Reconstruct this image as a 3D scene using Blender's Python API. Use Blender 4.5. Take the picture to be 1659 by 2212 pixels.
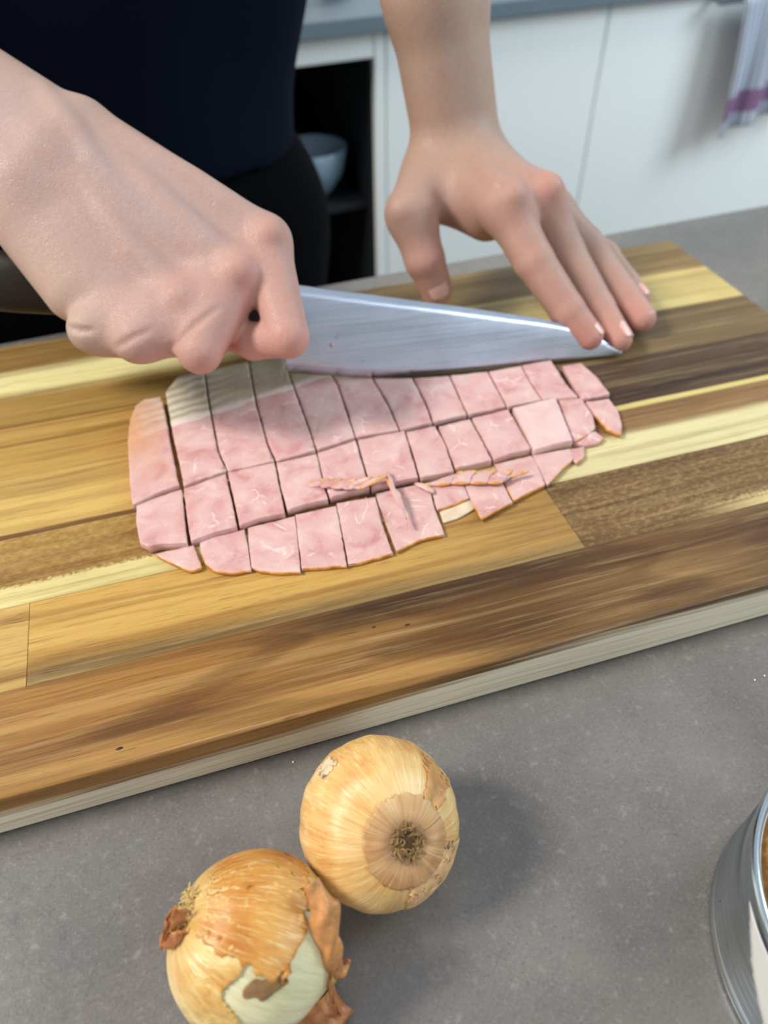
import bpy, bmesh, math, random
import numpy as np
from mathutils import Vector, Matrix, Euler, noise as mnoise

S = bpy.context.scene
for o in list(bpy.data.objects): bpy.data.objects.remove(o)
C = S.collection
R = math.radians
T = .0225                      # thickness of the chopping board (counter top is z = 0)

# ---------------------------------------------------------------- camera
cam_d = bpy.data.cameras.new('camera'); cam = bpy.data.objects.new('camera', cam_d); C.objects.link(cam)
CAM = Vector((0, 0, .2495))
Rm = Matrix(((0.9554546, 0.2150577, -0.2021303), (-0.2948682, 0.6662866, -0.6849197), (-0.0126205, 0.7140115, 0.7000203)))
cam.matrix_world = Matrix.Translation(CAM) @ Rm.to_4x4()
cam_d.sensor_fit = 'VERTICAL'; cam_d.sensor_height = 36; cam_d.sensor_width = 27
cam_d.lens = 36 * 1601.570 / 2212
cam_d.clip_start = .01; cam_d.clip_end = 30
cam_d.dof.use_dof = True; cam_d.dof.focus_distance = .252; cam_d.dof.aperture_fstop = 8.6
S.camera = cam

# ---------------------------------------------------------------- world, lights, exposure
W = bpy.data.worlds.new('kitchen_daylight'); S.world = W; W.use_nodes = True
wn = W.node_tree.nodes; wl = W.node_tree.links
bg = wn['Background']
tcw = wn.new('ShaderNodeTexCoord'); sep = wn.new('ShaderNodeSeparateXYZ'); wl.new(tcw.outputs['Generated'], sep.inputs[0])
rw = wn.new('ShaderNodeValToRGB'); wl.new(sep.outputs['Z'], rw.inputs[0])
rw.color_ramp.elements[0].position = .0; rw.color_ramp.elements[0].color = (.52, .51, .50, 1)
rw.color_ramp.elements[1].position = .45; rw.color_ramp.elements[1].color = (.87, .93, 1.01, 1)
wl.new(rw.outputs[0], bg.inputs[0]); bg.inputs[1].default_value = .57
def area(name, loc, target, size, power, col, size_y=None):
    l = bpy.data.lights.new(name, 'AREA'); l.energy = power; l.color = col; l.size = size
    if size_y: l.shape = 'RECTANGLE'; l.size_y = size_y
    o = bpy.data.objects.new(name, l); C.objects.link(o); o.location = loc
    o.rotation_euler = (Vector(target) - Vector(loc)).to_track_quat('-Z', 'Y').to_euler()
    return o
area('window_light', (-1.64, .46, 1.83), (.05, .2, 0), .55, 66, (1, .96, .89))
area('cabinet_fill_light', (1.9, .35, .9), (.8, 1.2, -.2), .8, 26, (.74, .91, 1))  # added fill lamp that brightens and cools the back cabinets
area('room_window_light', (1.0, -1.55, .95), (.1, .2, .02), 1.0, 10, (.84, .93, 1))
S.view_settings.view_transform = 'Standard'; S.view_settings.look = 'None'
S.view_settings.gamma = 1; S.view_settings.use_curve_mapping = False
S.view_settings.exposure = 0.0

# ---------------------------------------------------------------- helpers
def tag(o, label=None, cat=None, group=None, kind=None):
    if label: o['label'] = label
    if cat: o['category'] = cat
    if group: o['group'] = group
    if kind: o['kind'] = kind
    return o
def thing(name, label, cat, loc=(0, 0, 0), group=None):
    o = bpy.data.objects.new(name, None); C.objects.link(o); o.location = loc; o.empty_display_size = .02
    return tag(o, label, cat, group)
def obj(name, verts, faces, mat=None, parent=None, smooth=True, origin=None, rest=True, cols=None, restv=None):
    """links ONE mesh; verts are world coordinates, origin the point the object turns about"""
    v = np.asarray(verts, dtype=np.float64).reshape(-1, 3)
    og = np.array(origin if origin is not None else (parent.location if parent is not None else (0, 0, 0)), dtype=float)
    me = bpy.data.meshes.new(name)
    me.from_pydata((v - og).tolist() if len(v) < 60000 else [], [], faces if len(v) < 60000 else [])
    if len(v) >= 60000:
        f = np.asarray(faces, dtype=np.int32)
        me.vertices.add(len(v)); me.vertices.foreach_set('co', (v - og).ravel())
        me.loops.add(f.size); me.loops.foreach_set('vertex_index', f.ravel())
        me.polygons.add(len(f)); me.polygons.foreach_set('loop_start', np.arange(0, f.size, f.shape[1], dtype=np.int32))
        me.update(calc_edges=True); me.validate()
    if rest:
        a = me.attributes.new('rest', 'FLOAT_VECTOR', 'POINT'); a.data.foreach_set('vector', (v if restv is None else np.asarray(restv)).astype(np.float32).ravel())
    if cols is not None:
        a = me.attributes.new('tint', 'FLOAT_COLOR', 'POINT')
        cc = np.ones((len(v), 4), np.float32); cc[:, :3] = cols; a.data.foreach_set('color', cc.ravel())
    if smooth: me.polygons.foreach_set('use_smooth', [True] * len(me.polygons))
    me.update()
    if mat: me.materials.append(mat)
    o = bpy.data.objects.new(name, me); C.objects.link(o)
    if parent is not None:
        o.parent = parent; o.location = Vector(og) - parent.location
        if parent.parent is not None: o.location = Vector(og) - parent.location - parent.parent.location
    else: o.location = og
    return o
def bm_data(bm):
    bm.verts.index_update()
    return [v.co[:] for v in bm.verts], [[v.index for v in f.verts] for f in bm.faces]
def box(x0, x1, y0, y1, z0, z1, bevel=0, seg=2, edges=None):
    bm = bmesh.new(); bmesh.ops.create_cube(bm, size=1)
    for v in bm.verts: v.co = Vector((x0 if v.co.x < 0 else x1, y0 if v.co.y < 0 else y1, z0 if v.co.z < 0 else z1))
    if bevel:
        es = [e for e in bm.edges if edges is None or edges(e)]
        bmesh.ops.bevel(bm, geom=es, offset=bevel, segments=seg, affect='EDGES', profile=.5)
    d = bm_data(bm); bm.free(); return d
def merge(*ds):
    V = []; F = []
    for v, f in ds:
        n = len(V); V += [tuple(p) for p in v]; F += [[i + n for i in q] for q in f]
    return V, F
def xform(d, fn): return [tuple(fn(np.array(p))) for p in d[0]], d[1]
def lathe(prof, n=64, center=(0, 0, 0), closed=False):
    V = []; F = []
    m = len(prof)
    for i in range(n):
        a = 2 * math.pi * i / n
        for r, z in prof: V.append((center[0] + r * math.cos(a), center[1] + r * math.sin(a), center[2] + z))
    for i in range(n):
        for j in range(m - 1 if not closed else m):
            k = (j + 1) % m
            F.append([i * m + j, ((i + 1) % n) * m + j, ((i + 1) % n) * m + k, i * m + k])
    return V, F
def tube(pts, rad, n=8, caps=True):
    pts = [Vector(p) for p in pts]; V = []; F = []
    if not hasattr(rad, '__len__'): rad = [rad] * len(pts)
    up = None
    for i, p in enumerate(pts):
        d = (pts[min(i + 1, len(pts) - 1)] - pts[max(i - 1, 0)]).normalized()
        if up is None: up = d.orthogonal().normalized()
        else: up = (up - d * up.dot(d)).normalized()
        s = d.cross(up)
        for k in range(n):
            a = 2 * math.pi * k / n
            V.append(tuple(p + (up * math.cos(a) + s * math.sin(a)) * rad[i]))
    for i in range(len(pts) - 1):
        for k in range(n):
            F.append([i * n + k, i * n + (k + 1) % n, (i + 1) * n + (k + 1) % n, (i + 1) * n + k])
    if caps: F.append(list(range(n))[::-1]); F.append([(len(pts) - 1) * n + k for k in range(n)])
    return V, F
def sheet(fn, nu, nv, thick=0.0003):
    """a thin two sided sheet from fn(u, v) -> point, u, v in 0..1"""
    P = [[Vector(fn(i / (nu - 1), j / (nv - 1))) for j in range(nv)] for i in range(nu)]
    V = []; F = []
    def nrm(i, j):
        a = P[min(i + 1, nu - 1)][j] - P[max(i - 1, 0)][j]; b = P[i][min(j + 1, nv - 1)] - P[i][max(j - 1, 0)]
        n = a.cross(b)
        return n.normalized() if n.length > 1e-12 else Vector((0, 0, 1))
    for s in (0, 1):
        for i in range(nu):
            for j in range(nv): V.append(tuple(P[i][j] + nrm(i, j) * thick * (s - .5)))
    idx = lambda s, i, j: s * nu * nv + i * nv + j
    for i in range(nu - 1):
        for j in range(nv - 1):
            F.append([idx(1, i, j), idx(1, i + 1, j), idx(1, i + 1, j + 1), idx(1, i, j + 1)])
            F.append([idx(0, i, j), idx(0, i, j + 1), idx(0, i + 1, j + 1), idx(0, i + 1, j)])
    for i in range(nu - 1):
        F.append([idx(0, i, 0), idx(0, i + 1, 0), idx(1, i + 1, 0), idx(1, i, 0)])
        F.append([idx(0, i + 1, nv - 1), idx(0, i, nv - 1), idx(1, i, nv - 1), idx(1, i + 1, nv - 1)])
    for j in range(nv - 1):
        F.append([idx(0, 0, j + 1), idx(0, 0, j), idx(1, 0, j), idx(1, 0, j + 1)])
        F.append([idx(0, nu - 1, j), idx(0, nu - 1, j + 1), idx(1, nu - 1, j + 1), idx(1, nu - 1, j)])
    return V, F
def clean(o):
    bm = bmesh.new(); bm.from_mesh(o.data); bmesh.ops.recalc_face_normals(bm, faces=bm.faces[:]); bm.to_mesh(o.data); bm.free(); return o

# ---------------------------------------------------------------- materials
def srgb(r, g, b):
    f = lambda c: (c / 255 / 12.92) if c <= 10.3 else ((c / 255 + .055) / 1.055) ** 2.4
    return (f(r), f(g), f(b), 1)
class M:
    def __init__(self, name, rough=.5, metal=0, spec=.5):
        self.m = bpy.data.materials.new(name); self.m.use_nodes = True
        self.t = self.m.node_tree; self.N = self.t.nodes; self.p = self.N['Principled BSDF']
        self.set('Roughness', rough); self.set('Metallic', metal); self.set('Specular IOR Level', spec)
    def set(self, k, v):
        if hasattr(v, 'links') or isinstance(v, bpy.types.NodeSocket): self.t.links.new(v, self.p.inputs[k])
        else: self.p.inputs[k].default_value = v
        return self
    def n(self, typ, ins=None, out=0, **props):
        nd = self.N.new('ShaderNode' + typ)
        for k, v in props.items(): setattr(nd, k, v)
        for k, v in (ins or {}).items():
            s = nd.inputs[k]
            if isinstance(v, bpy.types.NodeSocket): self.t.links.new(v, s)
            else: s.default_value = v
        return nd.outputs[out]
    def rest(self): return self.n('Attribute', attribute_name='rest', out=1)
    def attr(self, nm, out=0): return self.n('Attribute', attribute_name=nm, out=out)
    def map(self, vec, scale=(1, 1, 1), loc=(0, 0, 0), rot=(0, 0, 0)): return self.n('Mapping', {'Vector': vec, 'Scale': scale, 'Location': loc, 'Rotation': rot})
    def noise(self, vec, scale=5, detail=4, rough=.5, dist=0, out=0): return self.n('TexNoise', {'Vector': vec, 'Scale': scale, 'Detail': detail, 'Roughness': rough, 'Distortion': dist}, out=out)
    def ramp(self, fac, stops, interp='LINEAR'):
        nd = self.N.new('ShaderNodeValToRGB'); cr = nd.color_ramp; cr.interpolation = interp
        while len(cr.elements) < len(stops): cr.elements.new(.5)
        for e, (p, c) in zip(cr.elements, stops):
            e.position = p; e.color = (c, c, c, 1) if not hasattr(c, '__len__') else c
        self.t.links.new(fac, nd.inputs[0]); return nd.outputs[0]
    def mix(self, f, a, b, blend='MIX'):
        nd = self.N.new('ShaderNodeMix'); nd.data_type = 'RGBA'; nd.blend_type = blend
        for i, v in ((0, f), (6, a), (7, b)):
            if isinstance(v, bpy.types.NodeSocket): self.t.links.new(v, nd.inputs[i])
            else: nd.inputs[i].default_value = v
        return nd.outputs[2]
    def math(self, op, a, b=0.0, c=0.0, clamp=False):
        nd = self.N.new('ShaderNodeMath'); nd.operation = op; nd.use_clamp = clamp
        for i, v in enumerate((a, b, c)):
            if isinstance(v, bpy.types.NodeSocket): self.t.links.new(v, nd.inputs[i])
            else: nd.inputs[i].default_value = v
        return nd.outputs[0]
    def step(self, x, e0, e1):
        nd = self.N.new('ShaderNodeMapRange'); nd.interpolation_type = 'SMOOTHSTEP'
        for i, v in enumerate((x, e0, e1)):
            if isinstance(v, bpy.types.NodeSocket): self.t.links.new(v, nd.inputs[i])
            else: nd.inputs[i].default_value = v
        return nd.outputs[0]
    def xyz(self, vec):
        nd = self.N.new('ShaderNodeSeparateXYZ'); self.t.links.new(vec, nd.inputs[0]); return nd.outputs
    def bump(self, h, strength=.2, dist=.001):
        b = self.n('Bump', {'Height': h, 'Strength': strength, 'Distance': dist}); self.t.links.new(b, self.p.inputs['Normal']); return self
    def col(self, c): return self.set('Base Color', c)
def plain(name, c, rough=.5, metal=0, spec=.5, grain=0, scale=40):
    m = M(name, rough, metal, spec)
    g = m.n('TexCoord', out=3)
    nz = m.noise(g, scale, 3)
    c = tuple(c)
    m.col(m.mix(nz, tuple(x * (1 - grain) for x in c[:3]) + (1,), tuple(min(1, x * (1 + grain)) for x in c[:3]) + (1,)))
    return m.m

# worktop: grey concrete-look laminate, finely speckled
def worktop_material():
    m = M('grey_laminate', .48, 0, .75)
    r = m.rest()
    cloud = m.noise(r, 16, 5, .6)
    fine = m.noise(r, 900, 3, .7)
    mid = m.noise(r, 230, 4, .65)
    c = m.ramp(cloud, [(.3, srgb(98, 94, 91)), (.5, srgb(112, 107, 103)), (.7, srgb(124, 119, 115))])
    c = m.mix(m.math('MULTIPLY', m.step(fine, .52, .74), .30), c, srgb(160, 156, 152))
    c = m.mix(m.math('MULTIPLY', m.step(fine, .46, .26), .5), c, srgb(66, 64, 64))
    c = m.mix(m.math('MULTIPLY', m.step(mid, .56, .72), .3), c, srgb(160, 156, 152))
    c = m.mix(m.math('MULTIPLY', m.step(mid, .44, .28), .3), c, srgb(84, 81, 80))
    m.col(c); m.bump(fine, .12, .0004)
    m.set('Roughness', m.ramp(mid, [(.3, .22), (.7, .32)]))
    return m.m
MAT_TOP = worktop_material()

def wood(name, xs, yc, seed, streak=.5, pore=.5, saps=(), flame=0, zsap=None, fuzzy=0, mott=0):
    """oiled acacia. xs: colour along the length; saps: (y edge, +1 above / -1 below, wobble, softness, colour, x0, x1)"""
    m = M(name, .46, 0, .34)
    r = m.rest(); x, y, z = m.xyz(r)[0], m.xyz(r)[1], m.xyz(r)[2]
    off = m.map(r, (1, 1, 1), (seed * .37, seed * .61, seed * .13))
    wv = m.n('VectorMath', {0: m.noise(m.map(off, (4, 16, 16)), 1, 2, .5, out=1), 1: (0.0, .011, .011)}, operation='MULTIPLY')
    off = m.n('VectorMath', {0: off, 1: wv}, operation='ADD')
    u = m.math('DIVIDE', m.math('ADD', x, .12), .453)
    wob = m.noise(m.map(off, (3, 40, 40)), 1, 3, .5)
    base = m.ramp(m.math('ADD', u, m.math('MULTIPLY', m.math('SUBTRACT', wob, .5), .35)), xs)
    lo = m.noise(m.map(off, (6, 14, 14)), 1, 3, .5)
    fz = m.noise(m.map(off, (500, 520, 520)), 1, 3, .65)
    ht = m.noise(m.map(off, (5, 420, 420)), 1, 4, .6)
    med = m.noise(m.map(off, (14, 520, 520)), 1, 5, .68)
    if mott:
        mo = m.noise(m.map(off, (330, 620, 620)), 1, 3, .7)
        base = m.mix(m.math('MULTIPLY', m.step(mo, .47, .68), mott), base, m.mix(.38, base, srgb(220, 190, 134)))
        base = m.mix(m.math('MULTIPLY', m.step(mo, .5, .34), mott * .8), base, m.mix(1.0, base, srgb(190, 164, 140), 'MULTIPLY'))
    for (ye, sgn, wb, soft, colr, x0, x1) in saps:
        e = m.math('ADD', m.math('SUBTRACT', y, ye), m.math('MULTIPLY', m.math('SUBTRACT', lo, .5), wb))
        e = m.math('ADD', e, m.math('MULTIPLY', m.math('SUBTRACT', fz, .5), fuzzy))
        e = m.math('ADD', e, m.math('MULTIPLY', m.math('SUBTRACT', ht, .5), soft * 1.6))
        k = m.step(m.math('MULTIPLY', e, sgn), -soft, soft)
        if x0 is not None:
            k = m.math('MULTIPLY', k, m.math('MULTIPLY', m.step(x, x0 - .03, x0 + .03), m.step(x, x1 + .03, x1 - .03)))
        base = m.mix(k, base, colr)
    dark = m.mix(1.0, base, srgb(158, 132, 112), 'MULTIPLY'); light = m.mix(.38, base, srgb(246, 216, 150))
    n0 = m.noise(m.map(off, (2.6, 38, 38)), 1, 3, .5)
    n1 = m.noise(m.map(off, (3.6, 150, 150)), 1, 6, .66)
    base = m.mix(m.math('MULTIPLY', m.step(n0, .50, .62), streak * .8), base, dark)
    base = m.mix(m.math('MULTIPLY', m.step(n1, .49, .64), streak), base, m.mix(1.0, base, srgb(170, 142, 122), 'MULTIPLY'))
    base = m.mix(m.math('MULTIPLY', m.step(n1, .47, .34), streak * .42), base, light)
    if flame:
        fl = m.math('SINE', m.math('MULTIPLY', m.noise(m.map(off, (3.4, 24, 24)), 1, 2, .4), 34.0))
        base = m.mix(m.math('MULTIPLY', m.step(fl, -.1, .75), flame), base, m.mix(1.0, base, srgb(150, 126, 108), 'MULTIPLY'))
    base = m.mix(m.math('MULTIPLY', m.step(med, .50, .70), .42), base, m.mix(1.0, base, srgb(176, 146, 122), 'MULTIPLY'))
    base = m.mix(m.math('MULTIPLY', m.step(med, .48, .30), .26), base, m.mix(.5, base, srgb(244, 214, 150)))
    por = m.noise(m.map(off, (75, 2300, 2300)), 1, 2, .5)
    pm = m.step(por, .60, .72)
    base = m.mix(m.math('MULTIPLY', pm, pore), base, m.mix(.75, base, srgb(54, 32, 14)))
    if zsap:
        za, zb, colr = zsap            # front-edge sapwood, colour whitened for a reflected window: limit height at both ends
        lim = m.math('ADD', za, m.math('MULTIPLY', m.step(x, -.04, .15), zb - za))
        e = m.math('ADD', m.math('SUBTRACT', lim, z), m.math('MULTIPLY', m.math('SUBTRACT', m.noise(m.map(off, (9, 260, 420)), 1, 5, .6), .5), .012))
        k = m.math('MULTIPLY', m.step(e, -.0022, .0026), m.step(y, 0.1359 + .0016, 0.1359 + .0006))
        lines = m.noise(m.map(off, (7, 300, 900)), 1, 5, .65)
        sc = m.mix(m.math('MULTIPLY', m.step(lines, .48, .66), .6), colr, srgb(168, 138, 96))
        base = m.mix(k, base, sc)
    m.col(base)
    m.bump(m.math('ADD', m.math('MULTIPLY', por, -.7), m.math('MULTIPLY', med, .6)), .16, .0005)
    m.set('Roughness', m.ramp(n1, [(.3, .40), (.7, .54)]))
    return m.m

MAT_STEEL = None
def steel(name, col, rough, aniso=True):
    m = M(name, rough, 1.0)
    r = m.rest()
    sc = m.noise(m.map(r, (14, 14, 900)), 1, 4, .6)
    sp = m.noise(r, 170, 3, .7)
    cl = m.noise(r, 26, 3, .55)
    c = m.mix(m.math('MULTIPLY', m.step(cl, .42, .66), .35), col, tuple(x * .72 for x in col[:3]) + (1,))
    c = m.mix(m.math('MULTIPLY', m.step(sp, .66, .72), .55), c, srgb(92, 74, 66))
    m.col(c); m.set('Roughness', m.ramp(sc, [(.3, rough * .82), (.7, rough * 1.2)])); m.bump(sc, .05, .0003)
    return m.m

def ham_material():
    m = M('cooked_ham', .36, 0, .5)
    r = m.rest(); X, Y, Z = m.xyz(r)[0], m.xyz(r)[1], m.xyz(r)[2]
    rnd = m.n('ObjectInfo', out=5)
    off = m.n('VectorMath', {0: r, 1: m.n('CombineXYZ', {0: m.math('MULTIPLY', rnd, .013), 1: m.math('MULTIPLY', rnd, .021), 2: 0.0})}, operation='ADD')
    a = m.noise(off, 75, 4, .55, .6)
    b = m.noise(m.map(off, (1, 1, 1), (.3, .1, .7)), 150, 5, .6, .3)
    c = m.ramp(a, [(.26, srgb(190, 130, 128)), (.42, srgb(207, 160, 155)), (.56, srgb(213, 174, 167)), (.74, srgb(219, 187, 179))])
    c = m.mix(m.math('MULTIPLY', m.step(b, .60, .80), .38), c, srgb(190, 120, 124))
    c = m.mix(m.math('MULTIPLY', m.step(b, .44, .30), .35), c, srgb(236, 208, 200))
    vn = m.n('TexVoronoi', {'Vector': m.n('VectorMath', {0: off, 1: m.n('VectorMath', {0: m.noise(off, 120, 3, .5, out=1), 'Scale': .009}, operation='SCALE')}, operation='ADD'), 'Scale': 62.0}, feature='DISTANCE_TO_EDGE')
    vein = m.math('MULTIPLY', m.step(vn, .05, .0), m.step(m.noise(off, 90, 2), .56, .68))
    c = m.mix(m.math('MULTIPLY', vein, .6), c, srgb(244, 222, 216))
    sp = m.noise(off, 900, 3, .7)
    c = m.mix(m.math('MULTIPLY', m.step(sp, .56, .74), .35), c, srgb(240, 216, 210))
    c = m.mix(m.math('MULTIPLY', m.step(sp, .44, .28), .25), c, srgb(186, 122, 128))
    c = m.mix(m.math('MULTIPLY', m.math('SUBTRACT', rnd, .5), .22), c, srgb(200, 140, 146))
    # the pale fat cap at the back left corner of the slices (line fixed to the slices themselves)
    fx, fy, fz = -0.22548, 0.97425, 0.300551
    e = m.math('ADD', m.math('ADD', m.math('MULTIPLY', X, fx), m.math('MULTIPLY', Y, fy)), -fz)
    e = m.math('ADD', e, m.math('MULTIPLY', m.math('SUBTRACT', m.noise(r, 60, 3), .5), .008))
    fat = m.step(e, -.0006, .0006)
    wr = m.n('TexWave', {'Vector': m.map(r, (1, 1, 1), (0, 0, 0), (0, 0, -0.227)), 'Scale': 48.0, 'Distortion': 7.0, 'Detail': 3.0, 'Detail Scale': .8}, out=1, bands_direction='Y')
    fatc = m.mix(m.math('MULTIPLY', wr, m.math('ADD', .12, m.step(X, .022, -.01))), srgb(176, 164, 138), srgb(212, 202, 182))
    fatc = m.mix(m.step(e, .006, .0015), fatc, srgb(226, 206, 200))
    c = m.mix(m.math('MULTIPLY', m.attr('pale', 2), .6), c, srgb(232, 206, 200))
    on = m.attr('fat', 2)
    fat = m.math('MULTIPLY', fat, on)
    c = m.mix(fat, c, fatc)
    tan = m.attr('tan', 2)
    c = m.mix(m.math('MULTIPLY', tan, .85), c, srgb(214, 158, 112))
    m.col(c)
    lay = m.math('SINE', m.math('MULTIPLY', m.math('ADD', Z, m.math('MULTIPLY', b, .0004)), 5200.0))
    rough = m.noise(off, 700, 3, .65)
    h = m.math('ADD', m.math('MULTIPLY', a, .8), m.math('ADD', m.math('MULTIPLY', rough, .22), m.math('MULTIPLY', lay, .08)))
    h = m.math('ADD', h, m.math('MULTIPLY', m.math('MULTIPLY', wr, fat), m.math('ADD', .06, m.math('MULTIPLY', m.step(X, .022, -.01), .6))))
    m.bump(h, .5, .0009)
    m.set('Roughness', m.ramp(b, [(.3, .26), (.7, .46)]))
    m.set('Subsurface Weight', .12); m.p.inputs['Subsurface Radius'].default_value = (.004, .0015, .001); m.set('Subsurface Scale', 1.0)
    return m.m
MAT_HAM = ham_material()
def rind_material():
    m = M('orange_rind', .4)
    a = m.noise(m.rest(), 260, 4, .6)
    m.col(m.ramp(a, [(.3, srgb(196, 122, 60)), (.5, srgb(220, 154, 84)), (.7, srgb(236, 190, 126))])); m.bump(a, .2, .0004)
    return m.m
MAT_RIND = rind_material()
def pale_material():
    m = M('pale_ham_fat', .34)
    a = m.noise(m.rest(), 140, 4, .6)
    m.col(m.ramp(a, [(.3, srgb(204, 178, 152)), (.7, srgb(224, 208, 180))])); m.bump(a, .2, .0004)
    m.set('Subsurface Weight', .15); m.set('Subsurface Scale', .002)
    return m.m
MAT_FAT = pale_material()

def skin_material():
    m = M('skin', .46, 0, .42)
    r = m.rest(); t = m.attr('tint')
    a = m.noise(r, 120, 4, .55); f = m.noise(r, 1500, 3, .6)
    v = m.n('TexVoronoi', {'Vector': m.map(r, (1, 1, 1.25)), 'Scale': 950.0}, feature='DISTANCE_TO_EDGE')
    c = m.mix(m.math('MULTIPLY', m.step(a, .5, .72), .22), t, m.mix(1.0, t, (1.0, .80, .76, 1), 'MULTIPLY'))
    c = m.mix(m.math('MULTIPLY', m.step(a, .48, .3), .18), c, m.mix(1.0, t, (.96, 1.0, 1.02, 1), 'MULTIPLY'))
    m.col(c)
    g = m.noise(m.map(r, (1, 1.6, 1), (0, 0, 0), (.4, .2, .6)), 420, 4, .65)
    c = m.mix(m.math('MULTIPLY', m.step(g, .52, .72), .28), c, m.mix(1.0, c, (.86, .74, .72, 1), 'MULTIPLY'))
    c = m.mix(m.math('MULTIPLY', m.step(g, .48, .30), .22), c, m.mix(.35, c, (.78, .62, .54, 1)))
    m.col(c)
    m.bump(m.math('ADD', m.math('MULTIPLY', m.step(v, .0, .12), .6), m.math('ADD', m.math('MULTIPLY', f, .4), m.math('ADD', m.math('MULTIPLY', a, .8), m.math('MULTIPLY', g, .9)))), .42, .0005)
    m.set('Roughness', m.ramp(f, [(.3, .40), (.7, .54)]))
    m.set('Subsurface Weight', .10); m.p.inputs['Subsurface Radius'].default_value = (.004, .0014, .0008); m.set('Subsurface Scale', 1.0)
    return m.m
MAT_SKIN = skin_material()
MAT_NAIL = plain('fingernail', srgb(226, 176, 164), .3, 0, .5, .06, 60)

# ---------------------------------------------------------------- signed distance bodies
def d_cone(P, a, b, ra, rb):
    ba = b - a; L = float(ba @ ba) + 1e-12
    h = np.clip(((P - a) @ ba) / L, 0, 1)
    q = P - a - h[:, None] * ba
    return np.sqrt((q * q).sum(1)) - (ra + (rb - ra) * h)
def d_ell(P, c, r):
    q = (P - c) / r; k = np.sqrt((q * q).sum(1)); k2 = np.sqrt(((q / r) ** 2).sum(1)) + 1e-9
    return k * (k - 1) / k2
def smax(a, b, k): return -smin(-a, -b, k)
def smin(a, b, k):
    h = np.clip(.5 + .5 * (b - a) / k, 0, 1)
    return b + (a - b) * h - k * h * (1 - h)
def sdf_mesh(fn, lo, hi, h, B=8):
    lo = np.array(lo, float); hi = np.array(hi, float)
    nb = np.ceil((hi - lo) / (h * B)).astype(int); n = nb * B + 1
    bi = np.stack(np.meshgrid(*[np.arange(k) for k in nb], indexing='ij'), -1).reshape(-1, 3)
    dc = fn(lo + (bi + .5) * (h * B))
    D = np.where(dc.reshape(nb) < 0, -1.0, 1.0).astype(np.float32)
    D = np.repeat(np.repeat(np.repeat(D, B, 0), B, 1), B, 2); D = np.pad(D, ((0, 1),) * 3, mode='edge')
    act = bi[np.abs(dc) < h * B * 1.35]
    loc = np.stack(np.meshgrid(*[np.arange(B + 1)] * 3, indexing='ij'), -1).reshape(-1, 3)
    for s in range(0, len(act), 400):
        ii = (act[s:s + 400, None, :] * B + loc[None]).reshape(-1, 3)
        D[ii[:, 0], ii[:, 1], ii[:, 2]] = fn(lo + ii * h)
    neg = D < 0
    cnt = sum(neg[i:n[0] - 1 + i, j:n[1] - 1 + j, k:n[2] - 1 + k].astype(np.int8) for i in (0, 1) for j in (0, 1) for k in (0, 1))
    cell = np.argwhere((cnt > 0) & (cnt < 8))
    idx = np.full(n - 1, -1, np.int64); idx[cell[:, 0], cell[:, 1], cell[:, 2]] = np.arange(len(cell))
    acc = np.zeros((len(cell), 3)); num = np.zeros(len(cell))
    cor = [(i, j, k) for i in (0, 1) for j in (0, 1) for k in (0, 1)]
    for a in cor:
        for ax in range(3):
            if a[ax]: continue
            b = list(a); b[ax] = 1
            da = D[cell[:, 0] + a[0], cell[:, 1] + a[1], cell[:, 2] + a[2]]; db = D[cell[:, 0] + b[0], cell[:, 1] + b[1], cell[:, 2] + b[2]]
            x = (da < 0) != (db < 0); t = np.where(x, da / np.where(x, da - db, 1), 0)
            p = np.array(a, float)[None].repeat(len(cell), 0); p[:, ax] = t
            acc += p * x[:, None]; num += x
    V = lo + (cell + acc / num[:, None]) * h
    Fs = []
    for ax in range(3):
        u, w = [(1, 2), (2, 0), (0, 1)][ax]
        sl = [slice(None)] * 3; sl2 = [slice(None)] * 3; sl[ax] = slice(0, n[ax] - 1); sl2[ax] = slice(1, n[ax])
        na, nb2 = neg[tuple(sl)], neg[tuple(sl2)]
        e = np.argwhere(na != nb2)
        e = e[(e[:, u] > 0) & (e[:, w] > 0) & (e[:, u] < n[u] - 1) & (e[:, w] < n[w] - 1)]
        def at(du, dw):
            q = e.copy(); q[:, u] += du; q[:, w] += dw; return idx[q[:, 0], q[:, 1], q[:, 2]]
        q = np.stack([at(-1, -1), at(0, -1), at(0, 0), at(-1, 0)], 1)
        fl = na[e[:, 0], e[:, 1], e[:, 2]]
        q[~fl] = q[~fl][:, ::-1]
        Fs.append(q)
    return V, np.concatenate(Fs)
def union(P, prims, k):
    d = None
    for (a, b, ra, rb) in prims:
        q = d_cone(P, np.array(a), np.array(b), ra, rb)
        d = q if d is None else smin(d, q, k)
    return d

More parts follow.
